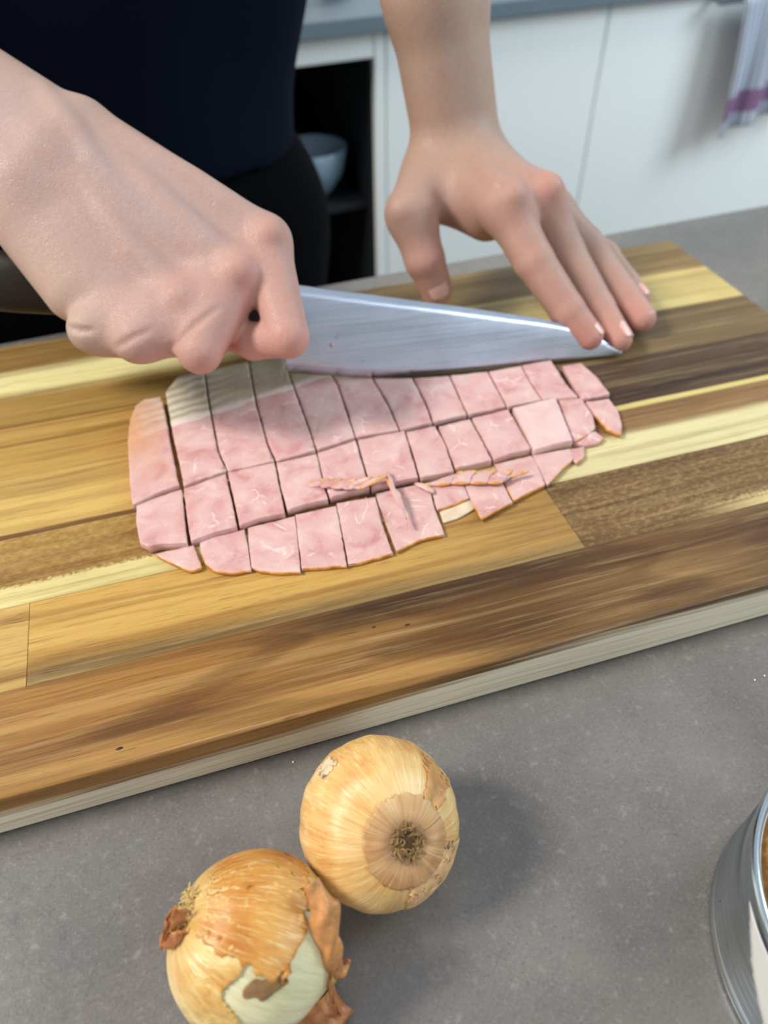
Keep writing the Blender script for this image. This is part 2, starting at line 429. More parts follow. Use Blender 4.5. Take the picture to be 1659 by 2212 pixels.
HANDS = [
 dict(palm=[((-0.03144, 0.38727, 0.13841), (-0.08986, 0.44469, 0.16444), 0.0135575, 0.017863), ((-0.0529, 0.36898, 0.12495), (-0.10637, 0.41856, 0.14738), 0.0151148, 0.017863), ((-0.0246, 0.38454, 0.13771), (0.04224, 0.32818, 0.10187), 0.0126415, 0.010443), ((-0.03266, 0.37548, 0.13449), (0.02444, 0.3162, 0.09431), 0.0126415, 0.0106262), ((-0.0432, 0.37167, 0.12904), (-0.00024, 0.31688, 0.08784), 0.0123667, 0.00989334), ((-0.05125, 0.36834, 0.12214), (-0.02605, 0.32135, 0.08411), 0.0126415, 0.0100766), ((-0.03691, 0.37569, 0.12018), (0.00476, 0.33533, 0.08741), 0.0137408, 0.0119086), ((-0.05602, 0.36152, 0.10878), (-0.04332, 0.33498, 0.08913), 0.0151148, 0.0128247), ((-0.03993, 0.37932, 0.13349), (-0.09701, 0.43161, 0.15754), 0.0151148, 0.018321), ((-0.03571, 0.35097, 0.10431), (-0.01714, 0.32686, 0.08609), 0.0119086, 0.0109926), ((0.01117, 0.29956, 0.08416), (-0.00858, 0.30548, 0.08226), 0.00744, 0.00744), ((-0.0115, 0.30682, 0.08205), (-0.03079, 0.31444, 0.07863), 0.007254, 0.006882), ((0.03296, 0.31814, 0.09335), (0.01561, 0.30749, 0.0859), 0.00837, 0.007905), ((0.01057, 0.31071, 0.08958), (-0.01503, 0.31114, 0.08261), 0.007905, 0.00744), ((0.0015, 0.29842, 0.07932), (-0.0136, 0.3036, 0.0783), 0.006324, 0.006324), ((-0.02349, 0.30764, 0.0774), (-0.03533, 0.31373, 0.07663), 0.006138, 0.005952), ((-0.08986, 0.44469, 0.16444), (-0.20742, 0.53729, 0.21702), 0.018135, 0.034), ((-0.10637, 0.41856, 0.14738), (-0.22742, 0.53729, 0.19302), 0.018135, 0.034)],
  fingers=[[((-0.01837, 0.40035, 0.12442), (0.0112, 0.38299, 0.09339), 0.01209, 0.011625), ((0.0112, 0.38299, 0.09339), (0.03096, 0.36722, 0.07039), 0.010974, 0.0093), ((0.03096, 0.36722, 0.07039), (0.04403, 0.34828, 0.05828), 0.009114, 0.007254)],
    [((0.04224, 0.32818, 0.10187), (0.04202, 0.28656, 0.07703), 0.011718, 0.009207), ((0.04202, 0.28656, 0.07703), (0.02799, 0.29792, 0.0708), 0.008742, 0.008184), ((0.02799, 0.29792, 0.0708), (0.01789, 0.31582, 0.0668), 0.008184, 0.007068)],
    [((0.02442, 0.31682, 0.09358), (0.0037, 0.28788, 0.07655), 0.012276, 0.009486), ((0.00365, 0.28774, 0.07641), (0.00711, 0.30729, 0.06597), 0.008928, 0.00837), ((0.00711, 0.30729, 0.06597), (0.01464, 0.33312, 0.05888), 0.008184, 0.006882)],
    [((-0.00111, 0.31801, 0.08605), (-0.02094, 0.30054, 0.07917), 0.011904, 0.008742), ((-0.02094, 0.30054, 0.07917), (-0.01554, 0.31538, 0.07), 0.008556, 0.007998), ((-0.01554, 0.31538, 0.07), (-0.01085, 0.3392, 0.06278), 0.007998, 0.006696)],
    [((-0.02584, 0.32068, 0.08351), (-0.0406, 0.31315, 0.08118), 0.011346, 0.008556), ((-0.0406, 0.31315, 0.08118), (-0.03682, 0.32615, 0.07173), 0.008184, 0.007254), ((-0.03703, 0.32793, 0.07076), (-0.03405, 0.34801, 0.0647), 0.007068, 0.005952)]],
  fine=[[((0.04442, 0.32087, 0.1085), (0.04442, 0.32087, 0.1085), 0.0056, 0.0056)], [((0.02697, 0.30822, 0.10029), (0.02697, 0.30822, 0.10029), 0.006, 0.006)], [((0.00109, 0.3052, 0.09357), (0.00109, 0.3052, 0.09357), 0.0052, 0.0052)], [((-0.01097, 0.35737, 0.13243), (-0.0004, 0.34277, 0.12496), 0.00077, 0.0023), ((-0.0004, 0.34277, 0.12496), (0.01006, 0.33045, 0.11679), 0.0023, 0.0024), ((0.01006, 0.33045, 0.11679), (0.01797, 0.32077, 0.10944), 0.0024, 0.0025), ((0.01797, 0.32077, 0.10944), (0.02596, 0.31198, 0.10167), 0.0025, 0.00091)], [((-0.0077, 0.36942, 0.1389), (0.00511, 0.35733, 0.13304), 0.00077, 0.00225), ((0.00511, 0.35733, 0.13304), (0.01789, 0.34714, 0.12661), 0.00225, 0.0023), ((0.01789, 0.34714, 0.12661), (0.02949, 0.33693, 0.11911), 0.0023, 0.00235), ((0.02949, 0.33693, 0.11911), (0.04123, 0.32754, 0.11122), 0.00235, 0.00084)], [((-0.02726, 0.35342, 0.12693), (-0.02056, 0.33903, 0.11753), 0.0007, 0.00205), ((-0.02056, 0.33903, 0.11753), (-0.014, 0.32654, 0.1075), 0.00205, 0.0021), ((-0.014, 0.32654, 0.1075), (-0.00731, 0.31884, 0.10072), 0.0021, 0.00215), ((-0.00731, 0.31884, 0.10072), (-0.00059, 0.3097, 0.09462), 0.00215, 0.00077)], [((-0.03829, 0.39368, 0.155), (-0.03431, 0.38208, 0.1527), 0.000525, 0.00092284), ((-0.03431, 0.38208, 0.1527), (-0.03066, 0.37331, 0.14983), 0.00092284, 0.00128858), ((-0.03066, 0.37331, 0.14983), (-0.02732, 0.36786, 0.14613), 0.00128858, 0.00133333), ((-0.02732, 0.36786, 0.14613), (-0.02549, 0.36423, 0.14267), 0.00133333, 0.00127778), ((-0.02549, 0.36423, 0.14267), (-0.02363, 0.36023, 0.13932), 0.00127778, 0.00122222), ((-0.02363, 0.36023, 0.13932), (-0.02176, 0.35604, 0.13603), 0.00122222, 0.00116667), ((-0.02176, 0.35604, 0.13603), (-0.01778, 0.35128, 0.13108), 0.00116667, 0.00103086), ((-0.01778, 0.35128, 0.13108), (-0.01379, 0.34678, 0.126), 0.00103086, 0.000674383), ((-0.01379, 0.34678, 0.126), (-0.00977, 0.34246, 0.1208), 0.000674383, 0.00035)]], kp=0.01, kf=(0.0075, 0.008, 0.008, 0.009, 0.01), ks=0.0022, carve=[((-0.04782, 0.30931, 0.08558), (-0.0465, 0.30761, 0.08583), 0.000653333, 0.000646667), ((-0.0465, 0.30761, 0.08583), (-0.04526, 0.30643, 0.08582), 0.000646667, 0.00064), ((-0.04526, 0.30643, 0.08582), (-0.04406, 0.3055, 0.08568), 0.00064, 0.000633333), ((-0.04406, 0.3055, 0.08568), (-0.04284, 0.30498, 0.08574), 0.000633333, 0.000626667), ((-0.04284, 0.30498, 0.08574), (-0.04163, 0.30459, 0.08573), 0.000626667, 0.0005394), ((-0.04163, 0.30459, 0.08573), (-0.04044, 0.30431, 0.08567), 0.0005394, 0.000427289), ((-0.04044, 0.30431, 0.08567), (-0.03926, 0.30411, 0.08556), 0.000427289, 0.000317489), ((-0.03926, 0.30411, 0.08556), (-0.03809, 0.30398, 0.08542), 0.000317489, 0.00021), ((0.0147, 0.29235, 0.09312), (0.01226, 0.29113, 0.09239), 0.000315, 0.0005612), ((0.01226, 0.29113, 0.09239), (0.00985, 0.2901, 0.09156), 0.0005612, 0.0008178), ((0.00985, 0.2901, 0.09156), (0.00744, 0.28925, 0.09063), 0.0008178, 0.00096), ((0.00744, 0.28925, 0.09063), (0.00505, 0.28863, 0.08959), 0.00096, 0.00098), ((0.00505, 0.28863, 0.08959), (0.00266, 0.28813, 0.08848), 0.00098, 0.001), ((0.00266, 0.28813, 0.08848), (0.00026, 0.28752, 0.08699), 0.001, 0.00102), ((0.00026, 0.28752, 0.08699), (-0.00214, 0.28719, 0.08534), 0.00102, 0.00104), ((-0.00214, 0.28719, 0.08534), (-0.00456, 0.28768, 0.08322), 0.00104, 0.0009222), ((-0.00456, 0.28768, 0.08322), (-0.00704, 0.28963, 0.08021), 0.0009222, 0.0006588), ((-0.00704, 0.28963, 0.08021), (-0.00956, 0.29131, 0.07734), 0.0006588, 0.000385), ((-0.01431, 0.29343, 0.08735), (-0.01594, 0.29323, 0.08698), 0.00021, 0.0003843), ((-0.01594, 0.29323, 0.08698), (-0.01756, 0.29293, 0.08666), 0.0003843, 0.0005742), ((-0.01756, 0.29293, 0.08666), (-0.01917, 0.29262, 0.08635), 0.0005742, 0.00069), ((-0.01917, 0.29262, 0.08635), (-0.02079, 0.29243, 0.08597), 0.00069, 0.00072), ((-0.02079, 0.29243, 0.08597), (-0.02243, 0.29241, 0.0855), 0.00072, 0.00075), ((-0.02243, 0.29241, 0.0855), (-0.024, 0.29247, 0.08479), 0.00075, 0.00078), ((-0.024, 0.29247, 0.08479), (-0.0256, 0.29283, 0.08391), 0.00078, 0.00081), ((-0.0256, 0.29283, 0.08391), (-0.02723, 0.29352, 0.08285), 0.00081, 0.0007308), ((-0.02723, 0.29352, 0.08285), (-0.02893, 0.29471, 0.08149), 0.0007308, 0.0005307), ((-0.02893, 0.29471, 0.08149), (-0.03076, 0.29714, 0.07942), 0.0005307, 0.000315)], lo=(-0.1513, 0.2526, 0.0243), hi=(0.078, 0.4826, 0.1984), skin=(0.475, 0.31, 0.262),
  spots=[((0.04425, 0.30957, 0.11347), 0.01, (0.6, 0.27, 0.215), 0.55), ((0.02741, 0.30493, 0.10008), 0.0075, (0.6, 0.27, 0.215), 0.75), ((0.02568, 0.30867, 0.10324), 0.006, (0.6, 0.42, 0.34), 0.35), ((0.00142, 0.30656, 0.09151), 0.008, (0.6, 0.27, 0.215), 0.38), ((-0.0237, 0.3125, 0.08343), 0.008, (0.6, 0.27, 0.215), 0.2), ((0.04328, 0.27443, 0.07881), 0.013, (0.6, 0.27, 0.215), 0.7), ((0.01854, 0.3013, 0.07138), 0.014, (0.6, 0.27, 0.215), 0.75), ((0.00131, 0.27532, 0.0742), 0.012, (0.6, 0.27, 0.215), 0.55), ((0.04579, 0.29404, 0.09207), 0.014, (0.6, 0.27, 0.215), 0.3), ((-0.02231, 0.2876, 0.07939), 0.01, (0.6, 0.27, 0.215), 0.25), ((-0.05204, 0.38677, 0.14791), 0.012, (0.4, 0.33, 0.33), 0.35), ((-0.05462, 0.33247, 0.09404), 0.014, (0.56, 0.4, 0.29), 0.5), ((-0.04118, 0.30195, 0.08134), 0.01, (0.56, 0.4, 0.29), 0.4), ((-0.01508, 0.40127, 0.15949), 0.02, (0.56, 0.4, 0.29), 0.5)],
  lines=[((-0.02391, 0.35797, 0.13849), (0.00109, 0.32552, 0.11396), 0.0036, (0.4, 0.33, 0.33), 0.35), ((0.00182, 0.35017, 0.1343), (0.0211, 0.31644, 0.11085), 0.003, (0.4, 0.33, 0.33), 0.25), ((-0.03169, 0.39309, 0.15732), (-0.02221, 0.36052, 0.13749), 0.0035, (0.4, 0.33, 0.33), 0.3)],
  cut=((-0.10296, 0.43591, 0.1579), (-0.71541, 0.63361, 0.29449)), far=(0.0437, 0.30602, 0.09753)),
 dict(palm=[((0.15614, 0.43698, 0.17073), (0.16532, 0.41966, 0.09786), 0.0185, 0.0162), ((0.17302, 0.44937, 0.16772), (0.18181, 0.42449, 0.09449), 0.0185, 0.0162), ((0.15339, 0.41465, 0.08809), (0.1307, 0.38059, 0.0825), 0.015, 0.0128), ((0.16639, 0.41969, 0.09391), (0.1732, 0.35505, 0.09121), 0.0138, 0.0125), ((0.1726, 0.42095, 0.09408), (0.19697, 0.36077, 0.08938), 0.0135, 0.0122), ((0.17892, 0.42438, 0.09355), (0.2111, 0.37437, 0.07677), 0.013, 0.0112), ((0.18263, 0.42782, 0.08941), (0.21884, 0.38414, 0.0657), 0.013, 0.0105), ((0.15446, 0.41156, 0.08252), (0.17277, 0.37481, 0.07756), 0.013, 0.012), ((0.1646, 0.44317, 0.16922), (0.1737, 0.42258, 0.096), 0.018, 0.0162), ((0.15614, 0.43698, 0.17073), (0.13509, 0.51624, 0.33525), 0.0185, 0.034), ((0.17302, 0.44937, 0.16772), (0.15909, 0.52424, 0.33525), 0.0185, 0.034)],
  fingers=[[((0.1307, 0.38059, 0.0825), (0.13499, 0.36913, 0.0611), 0.0124, 0.0112), ((0.13499, 0.36913, 0.0611), (0.14174, 0.36621, 0.04305), 0.011, 0.0092)],
    [((0.1732, 0.35505, 0.09121), (0.18329, 0.33393, 0.06917), 0.0122, 0.0106), ((0.18329, 0.33393, 0.06917), (0.19752, 0.31621, 0.04737), 0.0105, 0.0093), ((0.19752, 0.31621, 0.04737), (0.20794, 0.30631, 0.03497), 0.0092, 0.0078)],
    [((0.19697, 0.36077, 0.08938), (0.20976, 0.34688, 0.06377), 0.012, 0.0104), ((0.20976, 0.34688, 0.06377), (0.22135, 0.32269, 0.04059), 0.0103, 0.0091), ((0.22135, 0.32269, 0.04059), (0.226, 0.30496, 0.0303), 0.009, 0.0077)],
    [((0.2111, 0.37437, 0.07677), (0.22843, 0.35909, 0.05968), 0.0116, 0.0108), ((0.22843, 0.35909, 0.05968), (0.2421, 0.3333, 0.03982), 0.0107, 0.0096), ((0.2421, 0.3333, 0.03982), (0.24777, 0.3181, 0.0323), 0.0095, 0.0082)],
    [((0.21884, 0.38414, 0.0657), (0.24631, 0.3637, 0.04793), 0.0104, 0.009), ((0.24631, 0.3637, 0.04793), (0.25296, 0.34629, 0.03852), 0.0089, 0.0078), ((0.25296, 0.34629, 0.03852), (0.25659, 0.33591, 0.0337), 0.0077, 0.0066)]],
  fine=[[((0.17414, 0.34739, 0.09872), (0.17414, 0.34739, 0.09872), 0.0056, 0.0056)], [((0.19731, 0.35406, 0.09762), (0.19731, 0.35406, 0.09762), 0.0058, 0.0058)], [((0.12351, 0.37494, 0.08816), (0.12351, 0.37494, 0.08816), 0.005, 0.005)], [((0.16739, 0.39381, 0.10463), (0.16773, 0.37807, 0.10437), 0.0007, 0.0021), ((0.16773, 0.37807, 0.10437), (0.16835, 0.36375, 0.10386), 0.0021, 0.0022), ((0.16835, 0.36375, 0.10386), (0.169, 0.35305, 0.10289), 0.0022, 0.0023), ((0.169, 0.35305, 0.10289), (0.17311, 0.34975, 0.09892), 0.0023, 0.00084)], [((0.1745, 0.39149, 0.10578), (0.17848, 0.3785, 0.10535), 0.0007, 0.0021), ((0.17848, 0.3785, 0.10535), (0.184, 0.36942, 0.10359), 0.0021, 0.0022), ((0.184, 0.36942, 0.10359), (0.18919, 0.36136, 0.1016), 0.0022, 0.0023), ((0.18919, 0.36136, 0.1016), (0.19609, 0.35667, 0.09826), 0.0023, 0.00084)]], kp=0.014, kf=(0.0085, 0.0085, 0.0085, 0.008, 0.0075), ks=0.0016, carve=[], lo=(0.0967, 0.271, -0.0037), hi=(0.2906, 0.4856, 0.2338), skin=(0.46, 0.288, 0.225),
  spots=[((0.19724, 0.35351, 0.09806), 0.008, (0.6, 0.27, 0.215), 0.8), ((0.17264, 0.3459, 0.09923), 0.012, (0.6, 0.27, 0.215), 0.35), ((0.20541, 0.29793, 0.03604), 0.013, (0.6, 0.27, 0.215), 0.85), ((0.22326, 0.29608, 0.03224), 0.012, (0.6, 0.27, 0.215), 0.85), ((0.24378, 0.31012, 0.03476), 0.012, (0.6, 0.27, 0.215), 0.75), ((0.13934, 0.35846, 0.04619), 0.014, (0.6, 0.27, 0.215), 0.6), ((0.19421, 0.31108, 0.05282), 0.014, (0.6, 0.27, 0.215), 0.35), ((0.23872, 0.32493, 0.04351), 0.014, (0.6, 0.27, 0.215), 0.3), ((0.13483, 0.35921, 0.06563), 0.01, (0.6, 0.27, 0.215), 0.35), ((0.15739, 0.36961, 0.07088), 0.012, (0.6, 0.27, 0.215), 0.35), ((0.17873, 0.32672, 0.07365), 0.012, (0.6, 0.27, 0.215), 0.25), ((0.16427, 0.40005, 0.15551), 0.0025, (0.42, 0.2, 0.17), 0.5), ((0.15943, 0.42703, 0.17052), 0.03, (0.4, 0.265, 0.19), 0.8), ((0.16173, 0.41845, 0.13421), 0.028, (0.4, 0.265, 0.19), 0.7), ((0.16806, 0.41686, 0.10591), 0.02, (0.4, 0.265, 0.19), 0.4)],
  lines=[((0.16905, 0.33715, 0.08535), (0.19612, 0.30514, 0.04756), 0.004, (0.6, 0.33, 0.265), 0.3), ((0.15766, 0.41102, 0.16148), (0.1717, 0.41395, 0.11841), 0.003, (0.4, 0.33, 0.33), 0.25)],
  cut=((0.16416, 0.44618, 0.18069), (-0.10564, 0.27258, 0.95632)), far=(0.18618, 0.38938, -0.01858))]
LEFT_ARM = [(0.115, 0.665, 0.5), (0.14709, 0.52024, 0.33525), (0.1735, 0.42209, 0.09618)]
BODY = dict(torso=[((-0.135, 0.655, 0.04), (-0.15, 0.655, 0.2), 0.105, 0.105), ((-0.003, 0.655, 0.04), (0.012, 0.655, 0.2), 0.105, 0.105), ((-0.15, 0.655, 0.2), (-0.165, 0.66, 0.42), 0.105, 0.108), ((0.012, 0.655, 0.2), (0.02, 0.66, 0.42), 0.105, 0.108), ((-0.075, 0.665, 0.1), (-0.075, 0.665, 0.5), 0.1, 0.085), ((-0.215, 0.665, 0.51), (0.065, 0.665, 0.51), 0.062, 0.062)],
 hips=[((-0.145, 0.655, -0.02), (0.008, 0.655, -0.02), 0.112, 0.112), ((-0.075, 0.66, 0.06), (-0.075, 0.66, -0.04), 0.11, 0.11)],
 legs=[[((-0.165, 0.655, -0.03), (-0.185, 0.64, -0.42), 0.095, 0.062), ((-0.185, 0.64, -0.42), (-0.195, 0.67, -0.8), 0.06, 0.04), ((-0.195, 0.67, -0.82), (-0.205, 0.55, -0.865), 0.036, 0.028)], [((0.025, 0.655, -0.03), (0.055, 0.64, -0.42), 0.098, 0.062), ((0.045, 0.64, -0.42), (0.055, 0.67, -0.8), 0.06, 0.04), ((0.055, 0.67, -0.82), (0.065, 0.55, -0.865), 0.036, 0.028)]],
 shoes=[[((-0.195, 0.69, -0.855), (-0.206, 0.54, -0.868), 0.042, 0.036), ((-0.195, 0.69, -0.84), (-0.195, 0.68, -0.8), 0.044, 0.044)], [((0.055, 0.69, -0.855), (0.066, 0.54, -0.868), 0.042, 0.036), ((0.055, 0.69, -0.84), (0.055, 0.68, -0.8), 0.044, 0.044)]],
 arms=[[((-0.265, 0.665, 0.5), (-0.21742, 0.53729, 0.20502), 0.052, 0.04), ((-0.08986, 0.44469, 0.16444), (-0.20742, 0.53729, 0.21702), 0.018135, 0.034), ((-0.10637, 0.41856, 0.14738), (-0.22742, 0.53729, 0.19302), 0.018135, 0.034), ((-0.03144, 0.38727, 0.13841), (-0.08986, 0.44469, 0.16444), 0.0135575, 0.017863), ((-0.0529, 0.36898, 0.12495), (-0.10637, 0.41856, 0.14738), 0.0151148, 0.017863), ((-0.03993, 0.37932, 0.13349), (-0.09701, 0.43161, 0.15754), 0.0151148, 0.018321)], [((0.115, 0.665, 0.5), (0.14709, 0.52024, 0.33525), 0.052, 0.04), ((0.15614, 0.43698, 0.17073), (0.13509, 0.51624, 0.33525), 0.0185, 0.034), ((0.17302, 0.44937, 0.16772), (0.15909, 0.52424, 0.33525), 0.0185, 0.034), ((0.15614, 0.43698, 0.17073), (0.16532, 0.41966, 0.09786), 0.0185, 0.0162), ((0.17302, 0.44937, 0.16772), (0.18181, 0.42449, 0.09449), 0.0185, 0.0162)]],
 neck=[((-0.075, 0.66, 0.5), (-0.075, 0.635, 0.66), 0.058, 0.052)], head=((-0.075, 0.605, 0.735), (.074, .096, .118)),
 face=[((-0.075, 0.56, 0.66), (0.05, 0.045, 0.05), 0.03), ((-0.075, 0.501, 0.719), (0.011, 0.018, 0.024), 0.012), ((-0.075, 0.505, 0.709), (0.015, 0.016, 0.01), 0.008), ((-0.075, 0.511, 0.683), (0.023, 0.01, 0.0055), 0.006), ((-0.075, 0.512, 0.672), (0.019, 0.01, 0.006), 0.005), ((-0.153, 0.61, 0.725), (0.008, 0.02, 0.032), 0.008), ((0.003, 0.61, 0.725), (0.008, 0.02, 0.032), 0.008), ((-0.075, 0.525, 0.761), (0.05, 0.014, 0.008), 0.02), ((-0.106, 0.523, 0.742), (0.017, 0.012, 0.01), 0.006), ((-0.044, 0.523, 0.742), (0.017, 0.012, 0.01), 0.006)],
 sockets=[],
 sleeves=[[((-0.235, 0.665, 0.5), (-0.2355, 0.58582, 0.31711), 0.078, 0.066)], [((0.085, 0.665, 0.5), (0.13489, 0.57525, 0.39786), 0.078, 0.066)]], cuffs=[((-0.23883, 0.59476, 0.33776), (0.14642, -0.39303, -0.90779)), ((0.13265, 0.58538, 0.40939), (0.14477, -0.65312, -0.74329))], hem=.045, collar=(-.075, .635, .595))
NAILS = [((0.1407, 0.36666, 0.04582), (0.34635, -0.14982, -0.92607), (-0.06864, -0.98857, 0.13426), 0.0058, 0.0125, 0.0093),
 ((0.20767, 0.30657, 0.0353), (0.54882, -0.52183, -0.65307), (0.60662, -0.28891, 0.74064), 0.0046, 0.0105, 0.0076),
 ((0.22589, 0.30538, 0.03054), (0.22098, -0.84343, -0.48969), (0.48185, -0.34212, 0.8067), 0.0046, 0.0105, 0.0076),
 ((0.24761, 0.31852, 0.03251), (0.31697, -0.85001, -0.42073), (0.31228, -0.32533, 0.89255), 0.0044, 0.0105, 0.0076),
 ((0.25644, 0.33634, 0.0339), (0.30248, -0.86445, -0.40153), (0.24543, -0.33643, 0.90917), 0.0036, 0.0085, 0.0066),
 ((0.04378, 0.34864, 0.05852), (0.5026, -0.7285, -0.46549), (0.79672, 0.59933, -0.07773), 0.0054, 0.012, 0.0082)]


# ================================================================ the setting
KA = R(6); KO = np.array([0, 1.148, 0])
def kp(p):
    x, d, z = p; return KO + np.array([x * math.cos(KA) - d * math.sin(KA), x * math.sin(KA) + d * math.cos(KA), z])
def kbox(x0, x1, d0, d1, z0, z1, bevel=.0015): return xform(box(x0, x1, d0, d1, z0, z1, bevel, 1), kp)
MAT_WHITE = plain('white_lacquer', srgb(226, 228, 226), .35, 0, .5, .015, 8)
MAT_WALL = plain('painted_wall', srgb(232, 230, 226), .8, 0, .2, .02, 12)
MAT_FLOOR = plain('floor_tile', srgb(138, 134, 130), .5, 0, .4, .1, 6)
MAT_SLATE = plain('blue_grey_worktop', srgb(96, 112, 122), .4, 0, .5, .08, 30)
MAT_DARK = plain('dark_interior', srgb(20, 25, 30), .6, 0, .3, .1, 10)
def structure(name, d, mat): return tag(obj(name, *d, mat=mat, smooth=False), kind='structure')
structure('floor', box(-2.2, 2.6, -1.6, 2.3, -.95, -.9), MAT_FLOOR)
structure('wall_back', kbox(-2.2, 2.6, .62, .70, -.9, 1.7, 0), MAT_WALL)

# ---------------------------------------------------------------- front worktop and its cabinet
FA = R(2.6)
def fp(p): return np.array([p[0] * math.cos(FA) - p[1] * math.sin(FA), p[0] * math.sin(FA) + p[1] * math.cos(FA), p[2]])
wt = tag(obj('worktop', *xform(box(-.95, 1.0, -.38, .470, -.032, 0, .0025, 2), fp), mat=MAT_TOP, smooth=False),
         'grey speckled concrete-look worktop under the wooden chopping board', 'worktop')
cab = thing('base_cabinet', 'white base cabinet carrying the grey speckled worktop', 'cabinet', tuple(fp((0, .05, -.9))))
obj('carcass', *xform(box(-.93, .98, -.34, .415, -.8, -.0322, .001, 1), fp), mat=MAT_WHITE, parent=cab, smooth=False)
obj('plinth', *xform(box(-.93, .98, -.30, .38, -.9, -.8, .001, 1), fp), mat=MAT_DARK, parent=cab, smooth=False)
for k in range(3):
    obj('door', *xform(box(-.93 + k * .637, -.93 + k * .637 + .634, .415, .433, -.795, -.04, .001, 1), fp), mat=MAT_WHITE, parent=cab, smooth=False)

# ---------------------------------------------------------------- back run of cabinets
tag(obj('worktop', *kbox(-.29, 1.37, -.02, .615, .001, .022), mat=MAT_SLATE, smooth=False),
    'dark blue-grey worktop along the back run of white cabinets', 'worktop')
def unit(x0, x1, label):
    t = thing('base_cabinet', label, 'cabinet', tuple(kp(((x0 + x1) / 2, .3, -.9))))
    obj('carcass', *kbox(x0, x1, .02, .60, -.80, 0), mat=MAT_WHITE, parent=t, smooth=False)
    obj('plinth', *kbox(x0, x1, .06, .58, -.9, -.80), mat=MAT_WHITE, parent=t, smooth=False)
    obj('door', *kbox(x0 + .0004, x1 - .0004, 0, .0195, -.79, -.002, .002), mat=MAT_WHITE, parent=t, smooth=False)
    return t
unit(.367, .7532, 'white flat-fronted cabinet right behind the hand that steadies the blade')
unit(.754, 1.354, 'white flat-fronted cabinet behind the hanging striped tea towel')
nic = thing('open_shelf_unit', 'open dark-lined shelf unit beside the white cabinets, behind the dark shirt', 'cabinet', tuple(kp((.05, .3, -.9))))
obj('side_panel', *kbox(-.27, -.252, 0, .60, -.9, 0), mat=MAT_WHITE, parent=nic, smooth=False)
obj('side_panel', *kbox(.349, .366, 0, .60, -.9, 0), mat=MAT_WHITE, parent=nic, smooth=False)
obj('top_rail', *kbox(-.251, .348, 0, .59, -.034, 0), mat=MAT_WHITE, parent=nic, smooth=False, )
obj('back_panel', *kbox(-.251, .348, .585, .60, -.9, -.035), mat=MAT_DARK, parent=nic, smooth=False)
obj('lining', *kbox(-.2515, -.247, .01, .58, -.89, -.035), mat=MAT_DARK, parent=nic, smooth=False)
obj('lining', *kbox(.344, .3485, .01, .58, -.89, -.035), mat=MAT_DARK, parent=nic, smooth=False)
obj('shelf', *kbox(-.246, .343, .03, .58, -.262, -.25), mat=MAT_DARK, parent=nic, smooth=False)
obj('shelf', *kbox(-.246, .343, .03, .58, -.60, -.588), mat=MAT_DARK, parent=nic, smooth=False)
MAT_ENAMEL = plain('blue_grey_enamel', srgb(126, 150, 168), .25, 0, .5, .05, 20)
MAT_CERAMIC = plain('white_ceramic', srgb(240, 236, 226), .2, 0, .5, .02, 20)
def bowl_prof(r, h, t=.003): return [(.0005, 0), (r * .45, 0), (r * .5, .003), (r * .85, h * .45), (r, h), (r - t * .5, h + .0008), (r - t, h), (r * .82, h * .48), (r * .45, .006), (.0005, .005)]
def bowl(loc, r, h, mat, label, group=None):
    b = tag(obj('bowl', *lathe(bowl_prof(r, h), 40, loc), mat=mat, origin=loc), label, 'bowl', group); return b
p = kp((.275, .10, -.2498)); bowl(tuple(p), .058, .075, MAT_ENAMEL, 'wide blue-grey enamel bowl on the open shelf beside the white frame')
p = kp((.12, .18, -.2498)); bowl(tuple(p), .08, .06, MAT_CERAMIC, 'white bowl deeper to the left on the open shelf')
# a dark saucepan on the lower shelf
p = kp((.25, .2, -.5878)); pan = thing('saucepan', 'steel saucepan with a long handle on the lower open shelf', 'saucepan', tuple(p))
MAT_PAN = plain('brushed_pan', srgb(120, 132, 142), .3, .9, .5, .05, 30)
obj('pot', *lathe([(.0005, 0), (.072, 0), (.075, .004), (.075, .09), (.077, .092), (.0735, .092), (.0725, .006), (.0005, .005)], 40, tuple(p)), mat=MAT_PAN, parent=pan)
obj('handle', *tube([p + np.array([-.074, -.01, .08]), p + np.array([-.12, -.02, .088]), p + np.array([-.2, -.03, .09])], [.006, .008, .009], 10), mat=MAT_DARK, parent=pan)
# crockery on the back worktop
for (x, d, r, h, lb) in ((.255, .10, .046, .05, 'white ceramic bowl on the back worktop nearest the dark shirt'),
                         (.345, .14, .036, .045, 'smaller white ceramic bowl on the back worktop beside the forearm')):
    bowl(tuple(kp((x, d, .0222))), r, h, MAT_CERAMIC, lb, 'white bowls on the back worktop')
# tea towel on its rail
rail = thing('towel_rail', 'thin steel towel rail on the white cabinet front', 'rail', tuple(kp((1.12, -.02, -.01))))
obj('bar', *tube([kp((.94, -.035, -.008)), kp((1.32, -.035, -.008))], .005, 12), mat=MAT_PAN, parent=rail)
for x in (.955, 1.305): obj('bracket', *tube([kp((x, -.0005, -.008)), kp((x, -.034, -.008))], .004, 10), mat=MAT_PAN, parent=rail)
def towel_mat():
    m = M('striped_linen', .85, 0, .1)
    u = m.attr('rest'); x, y = m.xyz(m.rest())[0], m.xyz(m.rest())[1]
    bands = m.n('TexWave', {'Vector': m.rest(), 'Scale': 9.0, 'Distortion': .3}, out=1, bands_direction='X')
    c = m.mix(m.step(bands, .62, .8), srgb(172, 180, 190), srgb(112, 112, 134))
    c = m.mix(m.math('MULTIPLY', m.step(y, .72, .74), m.step(y, .90, .88)), c, srgb(122, 94, 124))
    m.col(c); m.bump(m.noise(m.rest(), 300, 2), .2, .0005); return m.m
